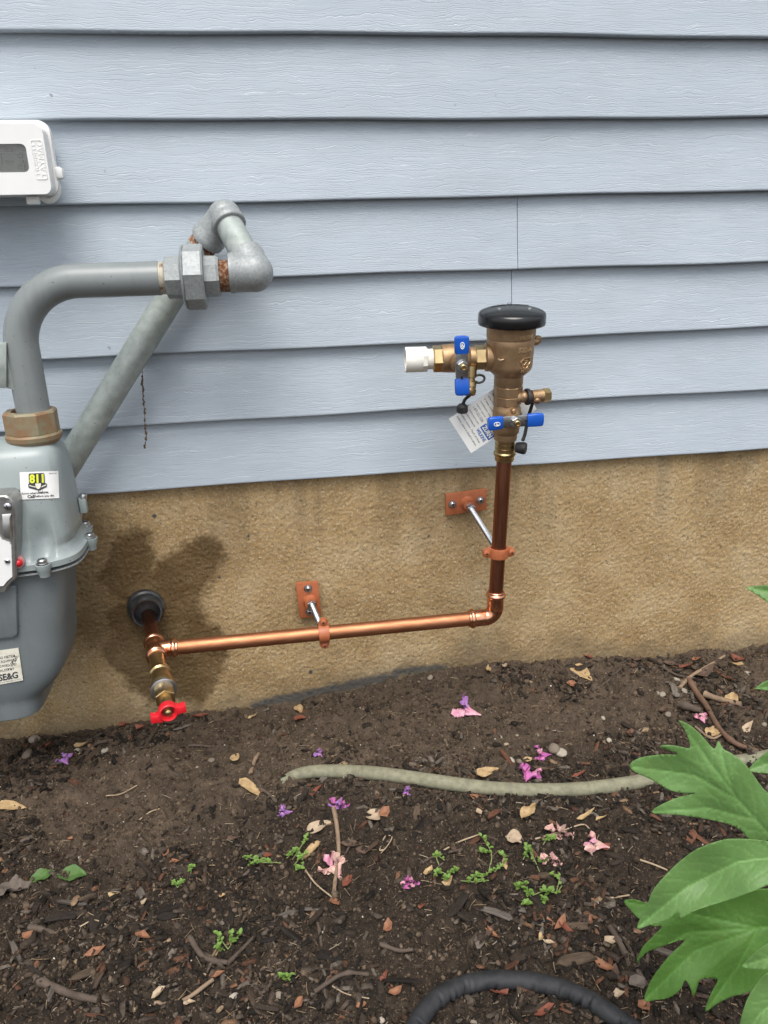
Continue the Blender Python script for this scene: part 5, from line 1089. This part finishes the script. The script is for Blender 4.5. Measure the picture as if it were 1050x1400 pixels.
twig([(212, 1377), (250, 1361), (292, 1345)], 6, m_twig, 'straight pale twig near the bottom left corner', 0.5, 0.9); twig([(260, 1288), (275, 1309), (290, 1317), (312, 1324)], 8, m_dtwig, 'knobbly dark twig beside the lower left weed', 0.4); twig([(312, 1325), (328, 1305), (350, 1285)], 6, m_dtwig, 'dark twig slanting up to the right beside the lower left weed', 0.4)
twig([(809, 945), (828, 932), (849, 918)], 3.2, m_dtwig, 'thin dark twig beside the curved pale winged seed', 0.6); twig([(418, 1194), (432, 1211), (454, 1229)], 2.6, m_stem, 'thin pale stem running from the weed to the foot of the twig', 0.6, knots=False); twig([(600, 1168), (625, 1154), (655, 1139)], 2.6, m_stem, 'thin pale stem above the weeds in the mulch', 0.8, knots=False)
twig([(574, 1183), (600, 1173), (632, 1163)], 4.5, m_dtwig, 'dark twig just left of the weeds', 0.5); twig([(46, 1337), (75, 1352), (105, 1366), (135, 1371)], 12, m_dtwig, 'thick dark piece of branch near the bottom left corner', 0.1); twig([(40, 1270), (58, 1276), (77, 1280)], 10, m_dtwig, 'short dark stub of branch at the left edge of the mulch', 0.1)
twig([(342, 1053), (348, 1043), (354, 1034)], 6, m_twig, 'short pale stub of twig left of the grey hose end', 0.3); twig([(355, 1078), (370, 1090), (385, 1103)], 5, m_dtwig, 'dark twig running from the long winged seed to the purple blossom', 0.4); twig([(730, 1150), (760, 1142), (795, 1131), (806, 1136)], 2.6, m_stem, 'thin curved stalk beside the faded trumpet blossom', 0.8, knots=False)
twig([(905, 886), (910, 893), (915, 901)], 3, m_dtwig, 'tiny dark twig standing against the foundation', 1.5, knots=False); twig([(146, 1092), (165, 1089), (188, 1078)], 1.8, m_stem, 'thin pale root lying on bare soil under the gas meter', 0.5, knots=False); twig([(190, 1120), (205, 1112), (220, 1104)], 2, m_stem, 'short pale straw on bare soil below the red handle', 0.5, knots=False)
twig([(110, 1270), (130, 1262), (150, 1267)], 2, m_stem, 'thin dry stem in the mulch near the left edge', 0.6, knots=False); twig([(455, 1355), (475, 1361), (505, 1372)], 2, m_stem, 'thin straight straw in the mulch near the bottom', 0.6, knots=False); twig([(525, 1168), (519, 1158), (527, 1147), (536, 1151), (530, 1162), (521, 1172)], 2, m_stem, 'thin pale stem curled in a loop', 0.8, knots=False)
twig([(70, 1048), (85, 1044), (100, 1040)], 5, m_dtwig, 'dark twig among the litter below the gas meter', 0.4); twig([(118, 1032), (133, 1020), (155, 1016)], 6, m_dtwig, 'curved strip of bark below the gas meter', 0.6); twig([(258, 1020), (275, 1022), (295, 1024)], 4, m_dtwig, 'dark twig on the bare soil right of the red handle', 0.4); twig([(855, 1310), (845, 1290), (833, 1272)], 9, m_dtwig, 'stout dark stick between the peony leaves and the black hose', 0.2, 0.9)
twig([(815, 1222), (835, 1230), (860, 1228)], 3, m_stem, 'pale straw left of the lower peony leaf', 0.6, knots=False); twig([(872, 1180), (890, 1187), (912, 1193)], 3, m_stem, 'pale straw beside the middle peony leaf', 0.6, knots=False)

for pts_, w_, m_, lb_ in [([(905, 915), (925, 925), (948, 930)], 4, m_dtwig, 'dark twig by the foot of the foundation near the pale twig'), ([(950, 1000), (972, 1012), (990, 1008)], 3.5, m_twig, 'thin pale twig crossing under the thick brown stick'), ([(962, 958), (985, 962), (1012, 966)], 9, m_twig, 'broad pale splinter of wood right of the thick brown stick'), ([(928, 968), (945, 976), (957, 980)], 11, m_dtwig, 'short black piece of bark left of the thick brown stick'),
        ([(430, 1362), (470, 1335), (505, 1333)], 7, m_dtwig, 'dark branch piece in the lower middle of the mulch'), ([(520, 1295), (545, 1300), (565, 1303)], 6, m_dtwig, 'flat dark stick in the middle of the mulch'), ([(430, 1250), (437, 1275), (440, 1300)], 5, m_dtwig, 'dark stick below the foot of the pale twig'), ([(470, 1170), (480, 1150), (487, 1118)], 2.6, m_dtwig, 'thin dark twig leaning beside the pale upright twig')]: twig(pts_, w_, m_, lb_, 0.4)
# pebbles
m_peb = island_mat('pebble', [(0, (0.16, 0.13, 0.10)), (0.4, (0.27, 0.235, 0.19)), (0.75, (0.40, 0.36, 0.30)), (1, (0.30, 0.24, 0.17))], 0.8, True, (200, 200, 200))
pv = MB().sphere((0, 0, 0), 1, 14, 9); peb = []
for k in range(5):
    vv = []
    for p in pv.v:
        d = Vector(p); f_ = 1 + 0.22*(math.sin(d.x*2.3+k*1.7)+math.sin(d.y*2.9+k*2.3)+math.sin(d.z*2.1+k))/2; vv.append(d*f_)
    me = mesh_from('pebble', vv, pv.f, True, 80); me.materials.append(m_peb); peb.append(me)
for i, (px, py, r_) in enumerate([(38, 1033, 9), (48, 1012, 9), (130, 1033, 8), (143, 1026, 7), (105, 1027, 5), (588, 928, 5), (757, 1027, 9), (768, 1030, 8), (700, 1040, 6), (710, 1042, 5), (290, 1042, 6), (824, 984, 4), (833, 1013, 4), (685, 1008, 3), (900, 948, 4), (906, 950, 5), (933, 935, 5), (935, 948, 5), (925, 930, 5), (955, 1004, 4), (913, 977, 5), (1045, 990, 4), (707, 1003, 2.5), (622, 1038, 3), (108, 1175, 5), (270, 1050, 3), (184, 1035, 3), (212, 1345, 4), (320, 1362, 6), (383, 1362, 8), (400, 1283, 4), (249, 1393, 5), (848, 1268, 4), (648, 1398, 5), (830, 1290, 6), (655, 1005, 3), (692, 1017, 4), (735, 1005, 2.5), (5, 1180, 4), (522, 1393, 6), (1022, 920, 6), (1005, 1038, 4)]):
    o = bpy.data.objects.new('pebble', peb[i % 5]); COL.objects.link(o); p = GS(px, py); s_ = r_*depth(p)/FPX*0.9; o.scale = (s_*random.uniform(0.9, 1.25), s_*0.9, s_*0.65); lay(o, p.x, p.y, s_*0.15, random.uniform(0, 6), 0.2)
    tag(o, 'small rounded pebble lying in the soil', 'pebble', 'pebbles in the soil')

# ---- weeds
def leaf_green(name, c1, c2, rough=0.45, trans=0.25, vein=False):
    m, t, b = nodes(name); v = coords(t); c = ramp(t, noise(t, v, 22 if vein else 55, 3), [(0.3, c1), (0.7, c2)])
    if vein: c = mixc(t, N_math(t, 'MULTIPLY', attr(t, 'vein'), 0.50), c, tuple(min(1, x*1.9+0.02) for x in c1))
    if vein:
        vo = N(t, 'ShaderNodeTexVoronoi', feature='DISTANCE_TO_EDGE', Scale=105.0); wn = N(t, 'ShaderNodeTexNoise', Scale=60.0, Detail=2); L(t, v, wn.inputs['Vector'])
        wv = N(t, 'ShaderNodeVectorMath', operation='MULTIPLY_ADD'); L(t, wn.outputs[1], wv.inputs[0]); wv.inputs[1].default_value = (0.008, 0.008, 0.008); L(t, v, wv.inputs[2]); L(t, wv.outputs[0], vo.inputs['Vector'])
        net = N_math(t, 'SUBTRACT', 1.0, ramp_f(t, vo.outputs[0], 0.0, 0.09)); c = mixc(t, N_math(t, 'MULTIPLY', net, 0.16), c, tuple(min(1, x*1.7) for x in c1))
        c = mixc(t, N_math(t, 'MULTIPLY', ramp_f(t, noise(t, v, 45, 4, 0.6), 0.60, 0.80), 0.28), c, (0.20, 0.24, 0.06)); c = mixc(t, N_math(t, 'MULTIPLY', ramp_f(t, noise(t, v, 150, 2), 0.74, 0.78), 0.55), c, (0.09, 0.07, 0.03))
    L(t, c, b.inputs['Base Color']); b.inputs['Roughness'].default_value = rough; b.inputs['Specular IOR Level'].default_value = 0.3
    tr = t.nodes.new('ShaderNodeBsdfTranslucent'); L(t, c, tr.inputs[0]); mx = t.nodes.new('ShaderNodeMixShader'); mx.inputs[0].default_value = trans
    o = t.nodes['Material Output']; L(t, b.outputs[0], mx.inputs[1]); L(t, tr.outputs[0], mx.inputs[2]); L(t, mx.outputs[0], o.inputs[0])
    h = noise(t, v, 320, 3)
    if vein: h = N_math(t, 'SUBTRACT', N_math(t, 'MULTIPLY', h, 0.25), N_math(t, 'ADD', attr(t, 'vein'), N_math(t, 'MULTIPLY', net, 0.4)))
    bump(t, b, h, 0.35, 0.0006); return m
m_weed = leaf_green('weed_leaf', (0.14, 0.25, 0.045), (0.21, 0.34, 0.08)); m_wstem = leaf_green('weed_stem', (0.18, 0.24, 0.08), (0.24, 0.28, 0.11), trans=0.1)
wl_ = blade(1.0, 0.36, 0.5, 0.35, 0.05, 8, 5, 0.85, 0.015); wleaf = mesh_from('leaf', [Vector(v)+X*0.5 for v in wl_.v], wl_.f, True, 70); wleaf.materials.append(m_weed)
def weed(px, py, runs, lf, label, nper=5):
    p0 = GS(px, py); t = thing('weed', label, 'weed', p0); rr = random.Random(int(px*3+py))
    for run in runs:
        pts = [GS(*q) + Z*(0.004+0.006*min(1, i)) for i, q in enumerate(run)]; path = smooth_path(pts, 5) if len(pts) > 1 else [pts[0]-Z*0.006, pts[0]]
        build(MB().tube(path, 0.0007, 6), 'stem', m_wstem, t)
        for k in range(nper+9):
            u = rr.uniform(0.25, 1)*(len(path)-1); i = min(int(u), len(path)-2); b_ = path[i].lerp(path[i+1], u-i); s_ = lf*rr.uniform(0.30, 0.72)
            o = bpy.data.objects.new('leaf', wleaf); COL.objects.link(o); o.parent = t; o.scale = (s_, s_, s_)
            o.location = b_ - p0 + Z*0.001; o.rotation_euler = (rr.uniform(-0.3, 0.3), rr.uniform(-0.7, 0.1), rr.uniform(0, 6.3))
weed(372, 1184, [[(372, 1184), (352, 1182), (332, 1178)], [(372, 1184), (350, 1186), (342, 1190)], [(385, 1186), (360, 1185)]], 0.011, 'bright green weed trailing left of the upright twig', 5)
weed(405, 1185, [[(400, 1178), (412, 1165), (420, 1150)], [(402, 1186), (412, 1180), (422, 1174)], [(404, 1190), (410, 1196), (416, 1188)], [(392, 1176), (405, 1170)]], 0.011, 'bright green weed standing beside the upright twig', 6)
weed(243, 1216, [[(243, 1216), (238, 1212)], [(243, 1216), (250, 1214)]], 0.010, 'pale little weed on the left part of the mulch', 5); weed(261, 1196, [[(261, 1197), (264, 1193)]], 0.010, 'tiny weed above the pale little weed at left', 4)
weed(312, 1300, [[(312, 1300), (300, 1290), (297, 1280)], [(312, 1300), (325, 1288), (332, 1284)], [(308, 1302), (298, 1303)], [(316, 1298), (318, 1285)]], 0.010, 'small clump of weed near the dark knobbly twig', 5); weed(391, 1342, [[(391, 1343), (384, 1340)], [(391, 1343), (399, 1340)]], 0.010, 'tiny weed near the bottom of the bed', 6)
weed(610, 1198, [[(610, 1198), (600, 1200), (593, 1206)], [(612, 1200), (625, 1196)], [(604, 1204), (616, 1207)], [(600, 1186), (596, 1177), (608, 1183)]], 0.010, 'yellowish green weed clump at the left of the weed patch', 7)
weed(660, 1205, [[(630, 1205), (648, 1212), (668, 1212)], [(650, 1212), (668, 1202), (684, 1190)], [(668, 1196), (672, 1175), (662, 1160), (658, 1150)], [(676, 1196), (690, 1182), (682, 1170)], [(640, 1208), (652, 1203)], [(672, 1168), (656, 1172)]], 0.010, 'spreading green weed in the middle of the weed patch', 7)
weed(725, 1175, [[(738, 1188), (725, 1175), (716, 1165)], [(730, 1182), (722, 1172), (715, 1178)], [(742, 1160), (748, 1154), (756, 1152)], [(736, 1180), (745, 1186)]], 0.011, 'green weed beside the faded trumpet blossom', 6)
weed(745, 1228, [[(768, 1215), (760, 1226), (745, 1229), (728, 1228)], [(726, 1228), (718, 1222)], [(722, 1240), (716, 1246)], [(760, 1224), (764, 1206), (752, 1203)], [(745, 1229), (742, 1238)], [(705, 1218), (716, 1216)]], 0.012, 'green weed sprig at the lower right of the weed patch', 5)

# ---- hoses
m_hose = M('lichened_grey_hose', (0.225, 0.218, 0.145), (0.150, 0.143, 0.095), 0.8, 0, 100, 0.35, 0.0007, 260, stops=(0.35, 0.68), rvar=0.08, speck=0.6)
pts = []; rad = []
for i, q in enumerate(PIPE_PX):
    g = G(*q); r_ = 0.0112; d = ray(*q); z = gz(g.x, g.y) + 0.0072; g = EYE + d*((z-EYE.z)/d.z); pts.append(g); rad.append(r_)
pts[0].z -= 0.007; pts[1].z -= 0.002; rad[0] = 0.0060; rad[1] = 0.0098
pp = smooth_path(pts, 6); rr_ = np.interp(np.linspace(0, len(rad)-1, len(pp)), range(len(rad)), rad)
rr_ = [r_*(1+0.012*math.sin(i*0.37)+0.008*math.sin(i*0.91)) for i, r_ in enumerate(rr_)]
tag(build(MB().tube(pp, rr_, 20, flat=(0.92, 1.05)), 'grey_hose', m_hose, None, pts[3], ang=70), 'weathered grey-green hose lying across the soil with its end buried', 'hose')
m_bh = M('black_soaker_hose', (0.010, 0.011, 0.0125), (0.024, 0.025, 0.027), 0.66, 0, 60, 0.5, 0.0012, 140, spec=0.4)
BH_PX = [(548, 1440), (562, 1412), (577, 1388), (598, 1365), (625, 1350), (655, 1342), (690, 1339), (725, 1342), (755, 1348), (785, 1358), (812, 1371), (835, 1386), (858, 1402), (885, 1425), (905, 1450)]
pts = []
for q in BH_PX:
    d = ray(*q); z = 0.0
    for _ in range(6): g = EYE + d*((z-EYE.z)/d.z); z = gz(g.x, g.y) + 0.0105
    pts.append(g)
pp = smooth_path(pts, 16); rk = random.Random(3); nk = 34; hm = MB().tube(pp, 0.0104, nk, flat=(0.93, 1.05)); kk = [(rk.uniform(4, len(pp)-4), rk.uniform(0.10, 0.26), rk.uniform(0.7, 1.3), rk.uniform(-0.5, 0.9)) for _ in range(34)]
for i, c_ in enumerate(pp):
    for j in range(nk):
        a_ = 2*math.pi*j/nk; f_ = 1 + 0.02*math.sin(i*0.31+a_*2) + 0.012*math.sin(i*0.83+a_*3)
        for k_, am, wd_, of in kk: f_ -= am*max(0, math.sin(a_-of))**2*(math.exp(-((i-k_-0.8*math.cos(a_))/wd_)**2) - 0.5*math.exp(-((i-k_-2.2-0.8*math.cos(a_))/wd_)**2))
        v_ = Vector(hm.v[i*nk+j]); hm.v[i*nk+j] = tuple(c_ + (v_-c_)*f_)
tag(build(hm, 'black_hose', m_bh, None, pts[6], ang=70), 'black rubber hose arching over the mulch at the bottom', 'hose')

# ---- peony at the right
def in_poly(x, y, poly):
    c = False; j = len(poly)-1
    for i in range(len(poly)):
        if (poly[i][1] > y) != (poly[j][1] > y) and x < (poly[j][0]-poly[i][0])*(y-poly[i][1])/(poly[j][1]-poly[i][1])+poly[i][0]: c = not c
        j = i
    return c
def seg_d(p, a, b_):
    ex, ey = b_[0]-a[0], b_[1]-a[1]; l2 = ex*ex+ey*ey+1e-9; t_ = max(0, min(1, ((p[0]-a[0])*ex+(p[1]-a[1])*ey)/l2)); return math.hypot(p[0]-a[0]-ex*t_, p[1]-a[1]-ey*t_), t_
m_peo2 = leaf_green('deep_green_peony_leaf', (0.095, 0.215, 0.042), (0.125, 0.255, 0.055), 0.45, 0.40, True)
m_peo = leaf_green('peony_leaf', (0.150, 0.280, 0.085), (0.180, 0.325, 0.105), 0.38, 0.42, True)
def peony_leaf(parent, poly, ribs, dep, slope, fold=0.10, step=3.2, side=(24, 0.75), seed=1, mat=None):
    rr = random.Random(seed); o2 = [Vector((a, b_, 0)) for a, b_ in poly]; o2.append(o2[0]); sp = smooth_path(o2, 3)[:-1]; out = [(p.x, p.y) for p in sp]
    xs = [p[0] for p in out]; ys = [p[1] for p in out]; vs = [Vector(p) for p in out]
    y = min(ys)
    while y < max(ys):
        x = min(xs) + (step/2 if int(y/step) % 2 else 0)
        while x < max(xs):
            if in_poly(x, y, out) and min(math.hypot(x-a, y-b_) for a, b_ in out) > step*0.55: vs.append(Vector((x, y)))
            x += step
        y += step*0.87
    ne = len(out); res_ = geometry.delaunay_2d_cdt(vs, [(i, (i+1) % ne) for i in range(ne)], [], 1, 1e-4)
    V2, F2 = res_[0], res_[2]
    segs = []
    for rib in ribs:
        for a, b_ in zip(rib[:-1], rib[1:]): segs.append((a, b_, 1.0))
        tot = sum(math.dist(a, b_) for a, b_ in zip(rib[:-1], rib[1:])); d_ = side[0]*0.6
        while d_ < tot*0.92:
            acc = 0
            for a, b_ in zip(rib[:-1], rib[1:]):
                l_ = math.dist(a, b_)
                if acc+l_ >= d_:
                    u = (d_-acc)/l_; c = (a[0]+(b_[0]-a[0])*u, a[1]+(b_[1]-a[1])*u); an = math.atan2(b_[1]-a[1], b_[0]-a[0]); break
                acc += l_
            for sg in (-1, 1):
                l2 = side[0]*2.0*(1-0.5*d_/tot); m1 = (c[0]+math.cos(an+sg*side[1])*l2*0.55, c[1]+math.sin(an+sg*side[1])*l2*0.55); m2 = (m1[0]+math.cos(an+sg*side[1]*0.6)*l2*0.6, m1[1]+math.sin(an+sg*side[1]*0.6)*l2*0.6)
                segs.append((c, m1, 0.55)); segs.append((m1, m2, 0.40))
            d_ += side[0]*rr.uniform(0.85, 1.15)
    v3 = []; vein = []
    for p in V2:
        dm = min(seg_d(p, a, b_)[0] for rib in ribs for a, b_ in zip(rib[:-1], rib[1:]))
        vn_ = max(s_*max(0, 1-seg_d(p, a, b_)[0]/(2.4 if s_ > 0.9 else 1.7)) for a, b_, s_ in segs)
        de = dep + slope[0]*(p[0]-1000)/1000 + slope[1]*(p[1]-1200)/1000 - fold*dm/1000 + 0.004*math.sin(p[0]*0.045+seed)*math.sin(p[1]*0.05+seed*2) + 0.0007*vn_
        v3.append(EYE + ray(p[0], p[1])*de); vein.append(vn_)
    o0 = ORG[parent.name]; me = bpy.data.meshes.new('leaf'); me.from_pydata([tuple(p-o0) for p in v3], [], [tuple(f) for f in F2])
    at = me.attributes.new('vein', 'FLOAT', 'POINT'); at.data.foreach_set('value', np.array(vein, np.float32))
    bm = bmesh.new(); bm.from_mesh(me); bmesh.ops.recalc_face_normals(bm, faces=bm.faces); bmesh.ops.solidify(bm, geom=bm.faces[:], thickness=0.0005); bm.to_mesh(me); bm.free(); me.shade_smooth()
    me.materials.append(mat or m_peo); o = bpy.data.objects.new('leaf', me); COL.objects.link(o); o.parent = parent; return o
pb = G(1165, 1345)
peony = thing('peony_plant', 'peony plant with broad lobed green leaves at the right edge', 'plant', pb)
LA = [(1046, 1152), (1068, 1125), (1060, 1092), (1044, 1079), (1020, 1046), (1000, 1030), (989, 1024), (982, 1013), (978, 1023), (972, 1020), (958, 1004), (944, 992), (928, 985), (936, 997), (941, 1010), (943, 1023), (926, 1020), (908, 1019), (902, 1022), (915, 1026), (926, 1032), (906, 1032), (880, 1035), (865, 1041), (861, 1048), (867, 1055), (880, 1061), (898, 1070), (915, 1080), (935, 1085), (951, 1085), (919, 1093), (890, 1110), (924, 1114), (955, 1118), (990, 1125), (1012, 1134), (1022, 1146)]
LB = [(1076, 1165), (1050, 1151), (1012, 1147), (986, 1149), (955, 1160), (924, 1183), (895, 1214), (884, 1240), (871, 1269), (888, 1265), (910, 1259), (926, 1248), (930, 1256), (946, 1247), (977, 1236), (1012, 1225), (1048, 1211), (1078, 1195)]
LC = [(1078, 1218), (1060, 1215), (1010, 1218), (960, 1230), (915, 1238), (885, 1235), (868, 1230), (853, 1232), (862, 1244), (875, 1257), (892, 1266), (905, 1267), (890, 1283), (877, 1298), (870, 1318), (882, 1304), (900, 1296), (937, 1284), (915, 1307), (898, 1328), (888, 1345), (881, 1368), (897, 1367), (915, 1364), (930, 1353), (937, 1340), (944, 1352), (948, 1363), (953, 1352), (958, 1339), (977, 1338), (981, 1342), (973, 1357), (964, 1383), (980, 1373), (1000, 1363), (1025, 1356), (1050, 1342), (1080, 1318)]
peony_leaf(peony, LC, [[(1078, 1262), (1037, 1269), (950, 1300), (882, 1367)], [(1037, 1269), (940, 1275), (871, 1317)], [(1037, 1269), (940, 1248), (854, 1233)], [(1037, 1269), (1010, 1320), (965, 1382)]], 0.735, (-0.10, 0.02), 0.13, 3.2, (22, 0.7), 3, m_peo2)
peony_leaf(peony, LA, [[(1060, 1150), (1010, 1095), (950, 1060), (862, 1048)], [(1010, 1095), (965, 1035), (929, 986)], [(1030, 1120), (970, 1105), (891, 1110)], [(1000, 1080), (990, 1045), (982, 1014)]], 0.66, (-0.16, 0.10), 0.09, 3.2, (26, 0.7), 1)
peony_leaf(peony, LB, [[(1078, 1170), (1010, 1178), (940, 1212), (872, 1268)]], 0.625, (-0.12, -0.05), 0.20, 3.2, (24, 0.75), 2)
peony_leaf(peony, [(1012, 1322), (1030, 1304), (1055, 1287), (1080, 1280), (1082, 1326), (1048, 1326), (1030, 1325)], [[(1080, 1300), (1013, 1322)]], 0.60, (-0.1, 0), 0.2, 3.2, (18, 0.7), 4)
peony_leaf(peony, [(1080, 1326), (1050, 1330), (1032, 1349), (1019, 1373), (1011, 1402), (1006, 1432), (1040, 1440), (1085, 1430)], [[(1085, 1350), (1040, 1385), (1008, 1430)]], 0.585, (-0.1, 0.1), 0.2, 3.2, (18, 0.7), 5)
peony_leaf(peony, [(1019, 803), (1036, 801), (1062, 800), (1095, 806), (1090, 838), (1062, 832), (1045, 820)], [[(1095, 818), (1020, 803)]], 0.80, (-0.1, 0), 0.2, 3.2, (18, 0.7), 6)
peony_leaf(peony, [(1031, 942), (1041, 934), (1062, 925), (1095, 918), (1095, 946), (1060, 945)], [[(1095, 932), (1032, 942)]], 0.78, (-0.1, 0), 0.2, 3.2, (18, 0.7), 7)
peony_leaf(peony, [(1022, 1054), (1034, 1040), (1050, 1028), (1085, 1012), (1095, 1045), (1060, 1056), (1040, 1057)], [[(1095, 1030), (1023, 1053)]], 0.72, (-0.1, 0), 0.2, 3.2, (18, 0.7), 8)
m_pst = M('peony_stem', (0.13, 0.17, 0.06), (0.20, 0.07, 0.05), 0.45, 0, 30, 0.1)
def RPd(px, py, d_): return EYE + ray(px, py)*d_
for tip in ((1068, 1155, 0.655), (1080, 1180, 0.63), (1076, 1265, 0.73), (1085, 1310, 0.60), (1088, 1360, 0.59), (1098, 818, 0.80), (1098, 932, 0.78), (1098, 1030, 0.72)):
    e_ = RPd(*tip); k_ = pb.lerp(e_, 0.55) + Vector((0.05, 0.02, 0.04)); build(MB().tube(smooth_path([pb + Vector((random.uniform(-0.02, 0.02), random.uniform(-0.02, 0.02), -0.01)), k_, e_], 8), [0.0035-0.0018*i/16 for i in range(17)], 10), 'stem', m_pst, peony)
